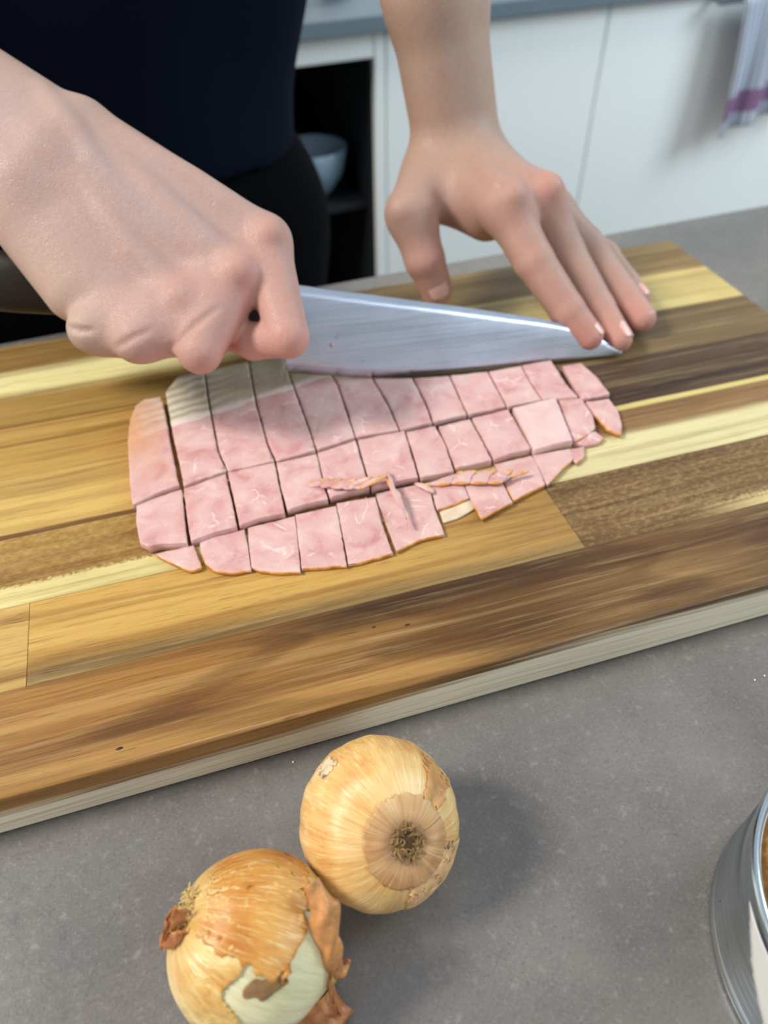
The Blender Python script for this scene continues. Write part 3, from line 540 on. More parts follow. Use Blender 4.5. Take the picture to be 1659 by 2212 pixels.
def towel():
    nu, nv = 48, 40
    def fn(u, v):
        x = .978 + u * .27 + .012 * math.sin(v * 2.4) * (1 - u)
        d = -.0455 - .012 * (1 + math.sin(u * 26 + v * 1.2)) * (.25 + .75 * v)
        zb = -.212 + .055 * u
        if v < .12: a = v / .12 * math.pi / 2 + math.pi / 2 * 0; d2 = -.035 - .0075 * math.sin(a); z = -.008 + .0075 * math.cos(a); d = d2 if v < .06 else d2 + (d - d2) * (v - .06) / .06
        else: z = -.008 + (zb + .008) * (v - .12) / .88
        if v >= .12: pass
        return kp((x, d, z))
    V, F = sheet(fn, nu, nv, .0016)
    rv = [((k // nv) % nu / (nu - 1) * 1.0, (k % nv) / (nv - 1), 0) for k in range(len(V))]
    o = obj('tea_towel', V, F, mat=towel_mat(), origin=tuple(kp((1.1, -.04, -.01))), restv=rv)
    return tag(clean(o), 'grey and purple striped tea towel hanging over the rail', 'towel')
towel()

# ================================================================ the chopping board
bx0, bx1, by0, by1 = -.12, .333, 0.1359, .4181
board = thing('chopping_board', 'thick acacia chopping board of striped glued staves on the grey worktop', 'chopping board', ((bx0 + bx1) / 2, (by0 + by1) / 2, 0))
ys = [by0, .1764, .2163, .2556, .2962, .3368, .3774, by1]
c_ = srgb
cream = c_(226, 206, 146)
STAVES = [
 (0, bx0, .228, wood('front_stave', [(0, c_(160, 116, 59)), (.2, c_(150, 106, 53)), (.42, c_(112, 79, 41)), (.6, c_(106, 75, 41)), (.85, c_(92, 66, 39)), (1, c_(88, 64, 39))], 0, 1.3, .6, .6, flame=.42, zsap=(.0118, .0200, c_(238, 228, 200)),
   saps=[(.1475, -1, .006, .004, c_(160, 118, 63), -.2, .07), (.1660, 1, .012, .005, c_(84, 58, 33), .01, .14), (.1600, -1, .02, .006, c_(130, 99, 59), .125, .19)])),
 (0, .228, bx1, wood('front_stave_end', [(0, c_(108, 77, 43)), (1, c_(102, 72, 41))], 0, 2.7, .5, .5, zsap=(.0118, .0200, c_(238, 228, 200)))),
 (1, bx0, -.0815, wood('second_stave_left', [(0, c_(192, 155, 88)), (1, c_(192, 155, 88))], 0, 3.1, .55, .8)),
 (1, -.0815, .139, wood('second_stave', [(0, c_(196, 155, 82)), (.3, c_(190, 149, 78)), (.52, c_(166, 128, 69)), (.65, c_(150, 114, 63))], 0, 4.4, .45, .6, saps=[(.1818, -1, .010, .004, c_(142, 116, 71), None, None)])),
 (1, .139, bx1, wood('second_stave_right', [(0, c_(123, 95, 54)), (1, c_(109, 82, 50))], 0, 5.2, .6, .4, saps=[(.1822, -1, .008, .0022, cream, .215, .4)], fuzzy=.010, mott=.5)),
 (2, bx0, .09, wood('third_stave_left', [(0, c_(164, 128, 69)), (.3, c_(150, 114, 59)), (1, c_(144, 110, 59))], 0, 6.6, .5, .4, saps=[(.2268, -1, .006, .0012, c_(232, 219, 151), None, None)], fuzzy=.006, mott=.5)),
 (2, .09, bx1, wood('third_stave_right', [(0, c_(140, 108, 61)), (1, c_(132, 99, 61))], 0, 7.9, .35, .3, saps=[(.2385, -1, .004, .0032, c_(212, 200, 150), None, None)])),
 (3, bx0, .06, wood('fourth_stave_left', [(0, c_(210, 177, 104)), (.3, c_(197, 159, 89)), (1, c_(186, 148, 81))], 0, 8.3, .4, .5, saps=[(.2585, -1, .001, .0006, c_(112, 78, 42), None, None)])),
 (3, .06, bx1, wood('fourth_stave_right', [(0, c_(104, 77, 45)), (.5, c_(80, 58, 39)), (1, c_(76, 56, 39))], 0, 9.5, .7, .4, saps=[(.2592, -1, .002, .0005, c_(206, 188, 118), None, None)])),
 (4, bx0, .10, wood('fifth_stave_left', [(0, c_(192, 154, 84)), (.3, c_(171, 132, 68)), (1, c_(160, 121, 64))], 0, 10.1, .6, .4)),
 (4, .10, bx1, wood('fifth_stave_right', [(0, c_(120, 97, 61)), (.6, c_(110, 91, 59)), (1, c_(114, 91, 59))], 0, 11.4, .55, .4)),
 (5, bx0, .075, wood('sixth_stave_left', [(0, c_(166, 132, 71)), (.4, c_(140, 108, 55)), (1, c_(140, 108, 55))], 0, 12.8, .6, .4, saps=[(.366, 1, .006, .005, c_(226, 215, 153), None, None)])),
 (5, .075, bx1, wood('sixth_stave_right', [(0, c_(190, 172, 110)), (.7, c_(212, 197, 133)), (1, c_(200, 176, 110))], 0, 13.2, .3, .3)),
 (6, bx0, bx1, wood('back_stave', [(0, c_(140, 108, 57)), (.4, c_(100, 79, 43)), (.75, c_(120, 99, 59)), (1, c_(148, 122, 75))], 0, 14.9, .5, .4, saps=[(.3885, -1, .004, .004, c_(224, 213, 153), -.2, .02)])),
]
for (row, x0, x1, mt) in STAVES:
    g = .00006
    d = box(x0 + g, x1 - g, ys[row] + g, ys[row + 1] - g, .0004, T, .0002, 1)
    if row == 0:
        d = box(x0 + g, x1 - g, ys[row], ys[row + 1] - g, .0004, T, .0012, 4, lambda e: all(v.co.y < by0 + 1e-6 for v in e.verts) and abs(e.verts[0].co.x - e.verts[1].co.x) > .01)
    if row == 6:
        d = box(x0 + g, x1 - g, ys[row] + g, ys[row + 1], .0004, T, .0012, 4, lambda e: all(v.co.y > by1 - 1e-6 for v in e.verts) and abs(e.verts[0].co.x - e.verts[1].co.x) > .01)
    o = obj('stave', *d, mat=mt, parent=board, smooth=False)
    for pl in o.data.polygons: pl.use_smooth = pl.area < 4e-3 and abs(pl.normal.z) < .99 and abs(pl.normal.y) < .99 and row in (0, 6)
def knot(x, y, r):
    o = obj("knot", *lathe([(.00001, .00025), (r * .6, .0002), (r, -.0002)], 14, (x, y, T)), mat=plain("knot", c_(58, 30, 16), .6), parent=board, origin=(x, y, T))
    o.scale = (1.6, .7, 1)
knot(-0.0510, 0.1420, 0.0010)
knot(0.0436, 0.1639, 0.0007)
knot(0.0560, 0.1611, 0.0009)

# ================================================================ ham
rng = random.Random(4)
def refine(poly, step=.0022, jit=.00016):
    out = []
    n = len(poly)
    for i in range(n):
        a = np.array(poly[i]); b = np.array(poly[(i + 1) % n]); L = np.linalg.norm(b - a); k = max(1, int(L / step))
        for j in range(k):
            p = a + (b - a) * j / k
            if j: p = p + np.array([rng.uniform(-jit, jit), rng.uniform(-jit, jit)])
            out.append((p, i))
    return out
def inset(ring, d):
    n = len(ring); out = []
    for i in range(n):
        a, b, c = ring[i - 1], ring[i], ring[(i + 1) % n]
        t = c - a; t = t / (np.linalg.norm(t) + 1e-9)
        out.append(b + np.array([-t[1], t[0]]) * d)
    return out
def ham_piece(name, label, group, poly, z0, th, rind=(), tilt=(0, 0), curl=0, mat=None, fat=0.0, tan=None, cat='ham', pale=0.0):
    A = sum(poly[i][0] * poly[(i + 1) % len(poly)][1] - poly[(i + 1) % len(poly)][0] * poly[i][1] for i in range(len(poly)))
    N = len(poly)
    if A < 0:
        poly = poly[::-1]; rind = [(N - 2 - i) % N for i in rind]
    rf = refine(poly); ring = [p for p, _ in rf]; src = [i for _, i in rf]
    c = np.mean(ring, 0); n = len(ring)
    ext = max(np.linalg.norm(p - c) for p in ring)
    ph = rng.uniform(0, 6)
    def lift(p):
        q = p - c
        return q[0] * tilt[0] + q[1] * tilt[1] + curl * max(0, (np.linalg.norm(q) / ext) - .55) ** 2 + .00012 * math.sin(q[0] * 420 + ph) * math.cos(q[1] * 380 + ph)
    e = min(.0004, th * .35)
    layers = [(0, z0), (-.0001, z0 + th * .5), (0, z0 + th - e), (e * .35, z0 + th - e * .35), (e * 1.1, z0 + th), (.0022, z0 + th + .00004), (.0048, z0 + th + .00007)]
    V = []; F = []
    base = min(lift(p) for p in ring)
    for (d, z) in layers:
        rr = inset(ring, d) if d < .002 else [c + (p - c) * max(.15, 1 - d / max(.004, np.linalg.norm(p - c))) for p in ring]
        for p in rr: V.append((p[0], p[1], z + (lift(p) - base if True else 0)))
    for L in range(len(layers) - 1):
        for i in range(n): F.append([L * n + i, L * n + (i + 1) % n, (L + 1) * n + (i + 1) % n, (L + 1) * n + i])
    V.append((c[0], c[1], layers[-1][1] + lift(c) - base)); top = len(V) - 1
    V.append((c[0], c[1], z0 + lift(c) - base)); bot = len(V) - 1
    for i in range(n):
        F.append([(len(layers) - 1) * n + i, (len(layers) - 1) * n + (i + 1) % n, top]); F.append([(i + 1) % n, i, bot])
    o = obj(name, V, F, mat=mat or MAT_HAM, origin=(c[0], c[1], z0))
    for nm, f in (('pale', lambda v: pale), ('fat', lambda v: fat), ('tan', (lambda v: tan(v)) if tan else (lambda v: 0.0))):
        a = o.data.attributes.new(nm, 'FLOAT', 'POINT'); a.data.foreach_set('value', [float(f(v)) for v in V])
    tag(o, label, cat, group)
    if rind:
        idx = [i for i in range(n) if src[i] in rind]
        runs = []; cur = []
        start = next((i for i in range(n) if src[i] in rind and src[i - 1] not in rind), 0)
        for k in range(n + 1):
            i = (start + k) % n
            if k < n and src[i] in rind: cur.append(i)
            elif cur: cur.append(i); runs.append(cur); cur = []
        for run in runs:
            if len(run) < 2: continue
            rv = []; rfc = []
            m = len(run)
            out = inset(ring, -.00018); inn = inset(ring, .0003)
            for kk, i in enumerate(run):
                w = math.sin(math.pi * min(1, max(0, kk / (m - 1)))) ** .4
                l = lift(ring[i]) - base
                po = ring[i] + (out[i] - ring[i]) * w; pi_ = ring[i] + (inn[i] - ring[i]) * (w * (.6 + .5 * math.sin(i * 1.7)))
                rv += [(po[0], po[1], z0 + l), (po[0], po[1], z0 + th - e + l), ((po[0] + pi_[0]) / 2, (po[1] + pi_[1]) / 2, z0 + th + .00012 * w + l), (pi_[0], pi_[1], z0 + th + .00003 + l), (pi_[0], pi_[1], z0 + l)]
            for kk in range(m - 1):
                for j in range(5): rfc.append([kk * 5 + j, (kk + 1) * 5 + j, (kk + 1) * 5 + (j + 1) % 5, kk * 5 + (j + 1) % 5])
            rfc.append([0, 1, 2, 3, 4]); rfc.append([(m - 1) * 5 + j for j in (4, 3, 2, 1, 0)])
            clean(obj('rind', rv, rfc, mat=MAT_RIND, parent=o))
    return clean(o)
VEINS = {
 'fourth large square of the front row, forked white vein at its top': [[(0.06003, 0.23159), (0.05971, 0.2295), (0.05939, 0.22743), (0.05907, 0.22539), (0.0581, 0.22398), (0.05714, 0.22257), (0.05618, 0.22118), (0.05551, 0.21981), (0.05484, 0.21844), (0.05418, 0.21709)], [(0.05252, 0.22296), (0.05248, 0.22158), (0.05245, 0.2202), (0.05241, 0.21884), (0.05233, 0.21808), (0.05226, 0.21732), (0.05218, 0.21656)], [(0.05218, 0.21656), (0.05285, 0.21674), (0.05351, 0.21691), (0.05418, 0.21709)]],
 'largest square of the front row, the one under the long crossing sliver': [[(0.07537, 0.22382), (0.07685, 0.22354), (0.07833, 0.22327), (0.07982, 0.223), (0.0814, 0.22238), (0.08298, 0.22177), (0.08456, 0.22116)], [(0.07552, 0.21977), (0.07686, 0.21954), (0.07821, 0.21931), (0.07955, 0.21908), (0.08106, 0.21849), (0.08256, 0.2179), (0.08406, 0.21732)], [(0.08167, 0.20823), (0.08073, 0.20756), (0.0798, 0.20689), (0.07887, 0.20622), (0.07789, 0.20462), (0.07692, 0.20303), (0.07596, 0.20145)], [(0.06802, 0.21946), (0.06731, 0.21879), (0.06661, 0.21812), (0.06591, 0.21744)]],
 'second large square of the front row from the left, rosy lower right corner': [[(0.01778, 0.22824), (0.01854, 0.22731), (0.01929, 0.22639), (0.02005, 0.22547), (0.02101, 0.22429), (0.02197, 0.22311), (0.02292, 0.22194)]],
 'third square of the middle row from the left, pale with one curved white vein': [[(0.01159, 0.24811), (0.01231, 0.2483), (0.01303, 0.24849), (0.01375, 0.24868), (0.01426, 0.24767), (0.01477, 0.24666), (0.01528, 0.24566)], [(0.01578, 0.24052), (0.01621, 0.23956), (0.01664, 0.2386), (0.01708, 0.23764)]],
 'square of the middle row behind the crossing sliver, rosy and veined': [[(0.06914, 0.25506), (0.07027, 0.25586), (0.07141, 0.25666), (0.07256, 0.25747), (0.07315, 0.25693), (0.07373, 0.25638), (0.07432, 0.25584)], [(0.07645, 0.2371), (0.07727, 0.23738), (0.07809, 0.23766), (0.07891, 0.23794)]],
 'fifth square of the knife row, flecked white at its front left corner': [[(0.06547, 0.27751), (0.06538, 0.27578), (0.0653, 0.27405), (0.06521, 0.27233)], [(0.06997, 0.28026), (0.06988, 0.27773), (0.06979, 0.27522), (0.06971, 0.27273)]],
}
HAM = [
 ('ham_end_piece', 'long rounded end piece of ham at the far left, tan at its back corner', None, [(-0.02792, 0.33336), (-0.01983, 0.33282), (-0.019, 0.31893), (-0.01892, 0.29579), (-0.01853, 0.27785), (-0.01806, 0.26204), (-0.02761, 0.25971), (-0.03866, 0.25552), (-0.03891, 0.26783), (-0.03857, 0.28436), (-0.03798, 0.302), (-0.03593, 0.31849), (-0.03257, 0.32907)], 0.0004, 0.0046, (), (0, 0), 0, '', 0.5, ((-0.0364, 0.31), 0.017)),
 ('ham_square', 'leftmost square of the knife row, its back half beige wrinkled fat below the fist', 'ham squares in the back row along the blade', [(-0.01694, 0.33686), (-0.00954, 0.34901), (0.0043, 0.3504), (0.0026, 0.32239), (0.00183, 0.28023), (0.00375, 0.26542), (-0.00679, 0.26352), (-0.01597, 0.26095), (-0.01636, 0.28086), (-0.01696, 0.3029)], 0.0004, 0.0044, (), (0, 0), 0, '', 1, None),
 ('ham_square', 'second square of the knife row, its back half beige fat under the curled fingers', 'ham squares in the back row along the blade', [(0.00501, 0.35017), (0.02809, 0.35099), (0.02527, 0.30959), (0.02487, 0.27994), (0.02581, 0.26542), (0.01452, 0.26497), (0.0045, 0.26484), (0.00266, 0.27996), (0.00366, 0.3233)], 0.0004, 0.0044, (), (0, 0), 0, '', 1, None),
 ('ham_square', 'third square of the knife row, a beige fat strip reaching the heel of the blade', 'ham squares in the back row along the blade', [(0.02889, 0.3512), (0.0476, 0.35031), (0.04668, 0.33368), (0.04649, 0.31433), (0.04628, 0.28994), (0.04581, 0.26734), (0.03645, 0.26614), (0.02683, 0.26509), (0.0257, 0.27967), (0.02615, 0.3093)], 0.0004, 0.0044, (), (0, 0), 0, '', 1, None),
 ('ham_square', 'fourth square of the knife row, right under the heel of the blade', 'ham squares in the back row along the blade', [(0.04738, 0.33345), (0.06789, 0.32442), (0.06868, 0.31482), (0.06725, 0.29099), (0.06588, 0.27062), (0.04672, 0.26741), (0.04715, 0.28966), (0.04739, 0.31403)], 0.0004, 0.0044, (), (0, 0), 0, '', 1, None),
 ('ham_square', 'fifth square of the knife row, flecked white at its front left corner', 'ham squares in the back row along the blade', [(0.06872, 0.3237), (0.08749, 0.31483), (0.08835, 0.29221), (0.08761, 0.26953), (0.06661, 0.27076), (0.06812, 0.2907), (0.0696, 0.31452)], 0.0004, 0.0044, (), (0, 0), 0, '', 1, None),
 ('ham_square', 'sixth square of the knife row, plain pink under the belly of the blade', 'ham squares in the back row along the blade', [(0.08841, 0.31452), (0.10768, 0.30863), (0.10676, 0.287), (0.10486, 0.27002), (0.08857, 0.2696), (0.08945, 0.29185)], 0.0004, 0.0044, (), (0, 0), 0, '', 0, None),
 ('ham_square', 'seventh square of the knife row, reddish patch near the blade', 'ham squares in the back row along the blade', [(0.1086, 0.30833), (0.12685, 0.30456), (0.12506, 0.28854), (0.12327, 0.27067), (0.10597, 0.27044), (0.10809, 0.28657)], 0.0004, 0.0044, (), (0, 0), 0, '', 0, None),
 ('ham_square', 'eighth square of the knife row, pale pink under the middle of the blade', 'ham squares in the back row along the blade', [(0.12792, 0.30466), (0.14749, 0.30185), (0.14579, 0.28386), (0.14408, 0.27068), (0.12428, 0.27073), (0.12596, 0.28825)], 0.0004, 0.0044, (), (0, 0), 0, '', 0, None),
 ('ham_square', 'ninth square of the knife row, narrow and pale, third from its right end', 'ham squares in the back row along the blade', [(0.14858, 0.30194), (0.16655, 0.30155), (0.16435, 0.28425), (0.1637, 0.27041), (0.14496, 0.27039), (0.14669, 0.28357)], 0.0004, 0.0044, (), (0, 0), 0, '', 0, None),
 ('ham_square', 'tenth square of the knife row, peaked corner just below the fingertips', 'ham squares in the back row along the blade', [(0.16744, 0.30172), (0.18412, 0.30139), (0.1817, 0.27942), (0.18203, 0.2669), (0.16476, 0.27048), (0.16525, 0.28395)], 0.0004, 0.0044, (), (0, 0), 0, '', 0, None),
 ('ham_square', 'last square of the knife row at the right, beyond the peaked one', 'ham squares in the back row along the blade', [(0.18837, 0.29581), (0.19921, 0.29552), (0.20083, 0.28073), (0.19976, 0.2658), (0.19125, 0.26564), (0.18448, 0.26618), (0.18623, 0.28108)], 0.0004, 0.0032, (), (0, 0), 0, '', 0, None),
 ('ham_square', 'left corner square of the middle row, rounded outer side with a bright wet streak', 'ham squares in the middle row', [(-0.03724, 0.25458), (-0.02689, 0.25741), (-0.01724, 0.25903), (-0.01781, 0.24438), (-0.01858, 0.22511), (-0.0294, 0.22831), (-0.03412, 0.22791), (-0.03723, 0.23138), (-0.03795, 0.2435)], 0.0004, 0.0042, (), (0, 0), 0, '', 0, None),
 ('ham_square', 'second square of the middle row from the left, reddish along its back edge', 'ham squares in the middle row', [(-0.01622, 0.25902), (0.00301, 0.26355), (0.00293, 0.24528), (0.00249, 0.22844), (-0.00751, 0.22796), (-0.01694, 0.22624), (-0.01683, 0.24257)], 0.0004, 0.0042, (), (0, 0), 0, '', 0, None),
 ('ham_square', 'third square of the middle row from the left, pale with one curved white vein', 'ham squares in the middle row', [(0.00416, 0.26418), (0.02558, 0.26436), (0.02441, 0.2446), (0.0235, 0.23015), (0.01257, 0.23072), (0.00374, 0.2289), (0.00413, 0.24645)], 0.0004, 0.0042, (), (0, 0), 0, '', 0, None),
 ('ham_square', 'fourth square of the middle row, thick crumbly front edge left of the shaving fan', 'ham squares in the middle row', [(0.02653, 0.2637), (0.04548, 0.26416), (0.04417, 0.24789), (0.04321, 0.23288), (0.03337, 0.2333), (0.02505, 0.23174), (0.0253, 0.2459)], 0.0004, 0.0042, (), (0, 0), 0, '', 0, None),
 ('ham_square', 'square of the middle row lying under the left shaving fan', 'ham squares in the middle row', [(0.04633, 0.26494), (0.06571, 0.26836), (0.0641, 0.2515), (0.06265, 0.23445), (0.05255, 0.23486), (0.04447, 0.23372), (0.04477, 0.24769)], 0.0004, 0.0042, (), (0, 0), 0, '', 0, None),
 ('ham_square', 'square of the middle row behind the crossing sliver, rosy and veined', 'ham squares in the middle row', [(0.06685, 0.26836), (0.09002, 0.26826), (0.08812, 0.25419), (0.08546, 0.2345), (0.07401, 0.23495), (0.06345, 0.23355), (0.06511, 0.25118)], 0.0004, 0.0042, (), (0, 0), 0, '', 0, None),
 ('ham_square', 'narrow dipped square of the middle row between the two shavings', 'ham squares in the middle row', [(0.09074, 0.26689), (0.10546, 0.26702), (0.10518, 0.25223), (0.10216, 0.2334), (0.08645, 0.23418), (0.08915, 0.25385)], 0.0004, 0.0042, (), (0, 0), 0, '', 0, None),
 ('ham_square', 'plump square of the middle row behind the right shaving fan', 'ham squares in the middle row', [(0.10704, 0.26612), (0.1235, 0.26693), (0.12267, 0.25017), (0.12153, 0.23525), (0.11181, 0.23498), (0.10388, 0.23553), (0.1058, 0.25202)], 0.0004, 0.0042, (), (0, 0), 0, '', 0, None),
 ('ham_square', 'square of the middle row right of the plump one, rosy towards its front', 'ham squares in the middle row', [(0.12486, 0.26727), (0.14458, 0.26837), (0.14332, 0.25086), (0.14199, 0.23666), (0.13111, 0.23701), (0.12288, 0.23516), (0.12371, 0.24983)], 0.0004, 0.0042, (), (0, 0), 0, '', 0, None),
 ('ham_square', 'palest and highest ham square, near the right end of the middle row', 'ham squares in the middle row', [(0.14658, 0.26751), (0.1706, 0.26905), (0.1674, 0.25511), (0.16288, 0.23576), (0.15281, 0.23579), (0.14228, 0.23458), (0.14448, 0.25103)], 0.0008, 0.0048, (), (0, 0), 0, 'pale', 0, None),
 ('ham_square', 'narrow square with an orange corner tucked beside the palest square', 'ham squares in the middle row', [(0.17277, 0.26906), (0.18417, 0.26699), (0.18314, 0.25304), (0.17956, 0.24368), (0.17298, 0.23979), (0.16431, 0.23634), (0.16842, 0.25391)], 0.0004, 0.0030, (4,), (0, 0), 0, '', 0, None),
 ('ham_square', 'rounded tail piece of ham at the far right of the middle row', 'ham squares in the middle row', [(0.18554, 0.26437), (0.1978, 0.26286), (0.19768, 0.25342), (0.19366, 0.24286), (0.18861, 0.235), (0.18478, 0.24192), (0.18488, 0.25359)], 0.0004, 0.0022, (3, 4, 5), (0, 0), 0.0015, '', 0, None),
 ('ham_square', 'small pointed ham scrap lying left of the front row, orange along its lower edge', 'ham squares in the front row', [(-0.03212, 0.22517), (-0.02736, 0.22581), (-0.01634, 0.22584), (-0.01562, 0.22068), (-0.01476, 0.21242), (-0.01709, 0.21161), (-0.01947, 0.21185), (-0.02364, 0.21606), (-0.02871, 0.22139)], 0.0004, 0.0016, (3, 4, 5, 6, 7, 8), (0, 0), 0.0006, '', 0, None),
 ('ham_square', 'leftmost large square of the front row, rounded lower left corner with orange rind', 'ham squares in the front row', [(-0.01361, 0.22775), (0.00545, 0.22843), (0.005, 0.21541), (0.00427, 0.2045), (0.00098, 0.20504), (-0.00273, 0.2052), (-0.0071, 0.20711), (-0.01049, 0.20949), (-0.01303, 0.21423), (-0.01398, 0.22015)], 0.0004, 0.0016, (3, 4, 5, 6, 7, 8), (0, 0), 0.0006, '', 0, None),
 ('ham_square', 'second large square of the front row from the left, rosy lower right corner', 'ham squares in the front row', [(0.0069, 0.22883), (0.02757, 0.22952), (0.02546, 0.21434), (0.0229, 0.19749), (0.01416, 0.20004), (0.00725, 0.20329), (0.00456, 0.20622), (0.00537, 0.21529)], 0.0004, 0.0016, (3, 4, 5), (0, 0), 0.0006, '', 0, None),
 ('ham_square', 'third large square of the front row, with small curved nicks in its middle', 'ham squares in the front row', [(0.02794, 0.23029), (0.04612, 0.23018), (0.04447, 0.21673), (0.04143, 0.19492), (0.03626, 0.19658), (0.03252, 0.197), (0.02381, 0.19901), (0.02583, 0.21422)], 0.0004, 0.0016, (3, 4, 5), (0, 0), 0.0006, '', 0, None),
 ('ham_square', 'fourth large square of the front row, forked white vein at its top', 'ham squares in the front row', [(0.04675, 0.23183), (0.06421, 0.23055), (0.06212, 0.21394), (0.06137, 0.19594), (0.05546, 0.19543), (0.05158, 0.19561), (0.04654, 0.19511), (0.04234, 0.19541), (0.0447, 0.21378)], 0.0004, 0.0016, (3, 4, 5, 6), (0, 0), 0.0006, '', 0, None),
 ('ham_square', 'largest square of the front row, the one under the long crossing sliver', 'ham squares in the front row', [(0.06481, 0.23256), (0.07544, 0.23264), (0.0896, 0.23227), (0.08664, 0.21496), (0.08519, 0.19961), (0.08002, 0.19958), (0.07497, 0.1998), (0.06837, 0.19832), (0.06314, 0.19646), (0.06389, 0.21631)], 0.0004, 0.0016, (4, 5, 6, 7), (0, 0), 0.0006, '', 0, None),
 ('ham_square', 'short orange-edged square half under the right shaving fan, above pale fat', 'ham squares in the front row', [(0.09004, 0.23046), (0.10417, 0.2262), (0.10324, 0.21663), (0.09624, 0.21487), (0.08726, 0.21381), (0.08864, 0.22292)], 0.0014, 0.0012, (2, 3), (0, 0), 0, '', 0, None),
 ('ham_square', 'square jutting out to a point below the right shaving fan', 'ham squares in the front row', [(0.10439, 0.22622), (0.12096, 0.22086), (0.1202, 0.20814), (0.11073, 0.20542), (0.10319, 0.2028), (0.1032, 0.21332)], 0.0012, 0.0016, (2, 3, 4), (0, 0), 0, '', 0, None),
 ('ham_square', 'front row square between the pointed one and the tapering corner square', 'ham squares in the front row', [(0.12266, 0.23415), (0.14136, 0.23468), (0.14172, 0.22899), (0.13891, 0.21453), (0.12897, 0.21167), (0.12117, 0.20919), (0.12195, 0.22198)], 0.0004, 0.0020, (3, 4, 5), (0, 0), 0, '', 0, None),
 ('ham_square', 'tapering corner square at the right end of the front row, orange rind on its slant', 'ham squares in the front row', [(0.14212, 0.23479), (0.16071, 0.23372), (0.15947, 0.22669), (0.15108, 0.22185), (0.13975, 0.21394), (0.14131, 0.2257)], 0.0004, 0.0020, (2, 3), (0, 0), 0, '', 0, None),
 ('fat_scrap', 'pale greenish fat scrap peeking out below the short ham square', None, [(0.08895, 0.22124), (0.1075, 0.22093), (0.10506, 0.21171), (0.09835, 0.20902), (0.09352, 0.2076), (0.08762, 0.20714)], 0.0002, 0.0010, (), (0, 0), 0, 'fat', 0, None),
 ('ham_scrap', 'red lower slice corner peeking out at the right end below the palest square', None, [(0.15942, 0.23345), (0.16837, 0.23342), (0.16496, 0.22703), (0.1592, 0.22333), (0.15896, 0.22653)], 0.0003, 0.0018, (2,), (0, 0), 0, '', 0, None),
 ('ham_scrap', 'greyish fat-edged corner under the narrow orange-cornered square', None, [(0.16379, 0.23683), (0.17477, 0.24179), (0.17868, 0.24165), (0.18003, 0.23596), (0.17621, 0.23352), (0.16855, 0.23383)], 0.0003, 0.0020, (3,), (0, 0), 0, '', 0, None),
]
SHAVINGS = [
 ('left fan of shaved ham slivers with orange edges on the middle row', (0.05389, 0.23985, 0.0271), [([(0.03666, 0.24459), (0.04254, 0.24528), (0.04711, 0.24477), (0.0416, 0.24139), (0.03794, 0.24194)], 0.0046, 0.0010, (0, 1, 2)), ([(0.04171, 0.24162), (0.04676, 0.24321), (0.0525, 0.24232), (0.04602, 0.23863), (0.04245, 0.23947)], 0.0052, 0.0010, (0, 1, 2)), ([(0.04558, 0.2384), (0.05098, 0.24049), (0.05844, 0.23969), (0.05118, 0.23564), (0.04684, 0.23673)], 0.0058, 0.0010, (0, 1, 2)), ([(0.05042, 0.23583), (0.05776, 0.23792), (0.06529, 0.23807), (0.0554, 0.23327), (0.05146, 0.23423)], 0.0064, 0.0010, (0, 1, 2)), ([(0.05503, 0.23333), (0.0637, 0.23626), (0.07135, 0.23604), (0.0604, 0.23222), (0.05652, 0.23191)], 0.0070, 0.0010, (0, 1, 2, 3))], 'shaved slivers lying on the ham'),
 ('right fan of shaved ham slivers with scalloped orange edges in front of the middle row', (0.10878, 0.22718, 0.0255), [([(0.08576, 0.22967), (0.09329, 0.23047), (0.10277, 0.23201), (0.10673, 0.23239), (0.10087, 0.22998), (0.09864, 0.22646), (0.09115, 0.2276)], 0.0030, 0.0012, (2, 3, 5)), ([(0.09842, 0.22596), (0.10064, 0.22946), (0.10586, 0.23141), (0.11219, 0.23036), (0.10964, 0.22852), (0.10636, 0.2237)], 0.0035, 0.0012, (2, 3, 5)), ([(0.10612, 0.2232), (0.10916, 0.22743), (0.11368, 0.22861), (0.12053, 0.22772), (0.11691, 0.22557), (0.11354, 0.2208)], 0.0040, 0.0012, (2, 3, 5)), ([(0.11329, 0.2203), (0.1164, 0.22449), (0.12121, 0.22523), (0.12726, 0.2246), (0.12373, 0.22276), (0.11964, 0.21856)], 0.0045, 0.0012, (2, 3, 5)), ([(0.11953, 0.21836), (0.12292, 0.22148), (0.12663, 0.22224), (0.1338, 0.22157), (0.12769, 0.22059), (0.12325, 0.22072)], 0.0049, 0.0010, (2, 3, 4))], 'shaved slivers lying on the ham'),
 ('long pointed ham sliver crossing the front row at right angles', (0.07222, 0.22399, 0.0275), [([(0.072, 0.23955), (0.07378, 0.23897), (0.07256, 0.22903), (0.07398, 0.22419), (0.07243, 0.21437), (0.07093, 0.20554), (0.0711, 0.21539), (0.07037, 0.2235), (0.07063, 0.22966)], 0.0056, 0.0012, (8, 0))], 'shaved slivers lying on the ham'),
 ('tiny stick of ham beside the long crossing sliver', (0.0862, 0.22897, 0.0255), [([(0.08265, 0.23141), (0.08462, 0.23142), (0.08964, 0.22466), (0.08853, 0.22281), (0.08642, 0.22539)], 0.0032, 0.0012, (1,))], 'shaved slivers lying on the ham'),
]

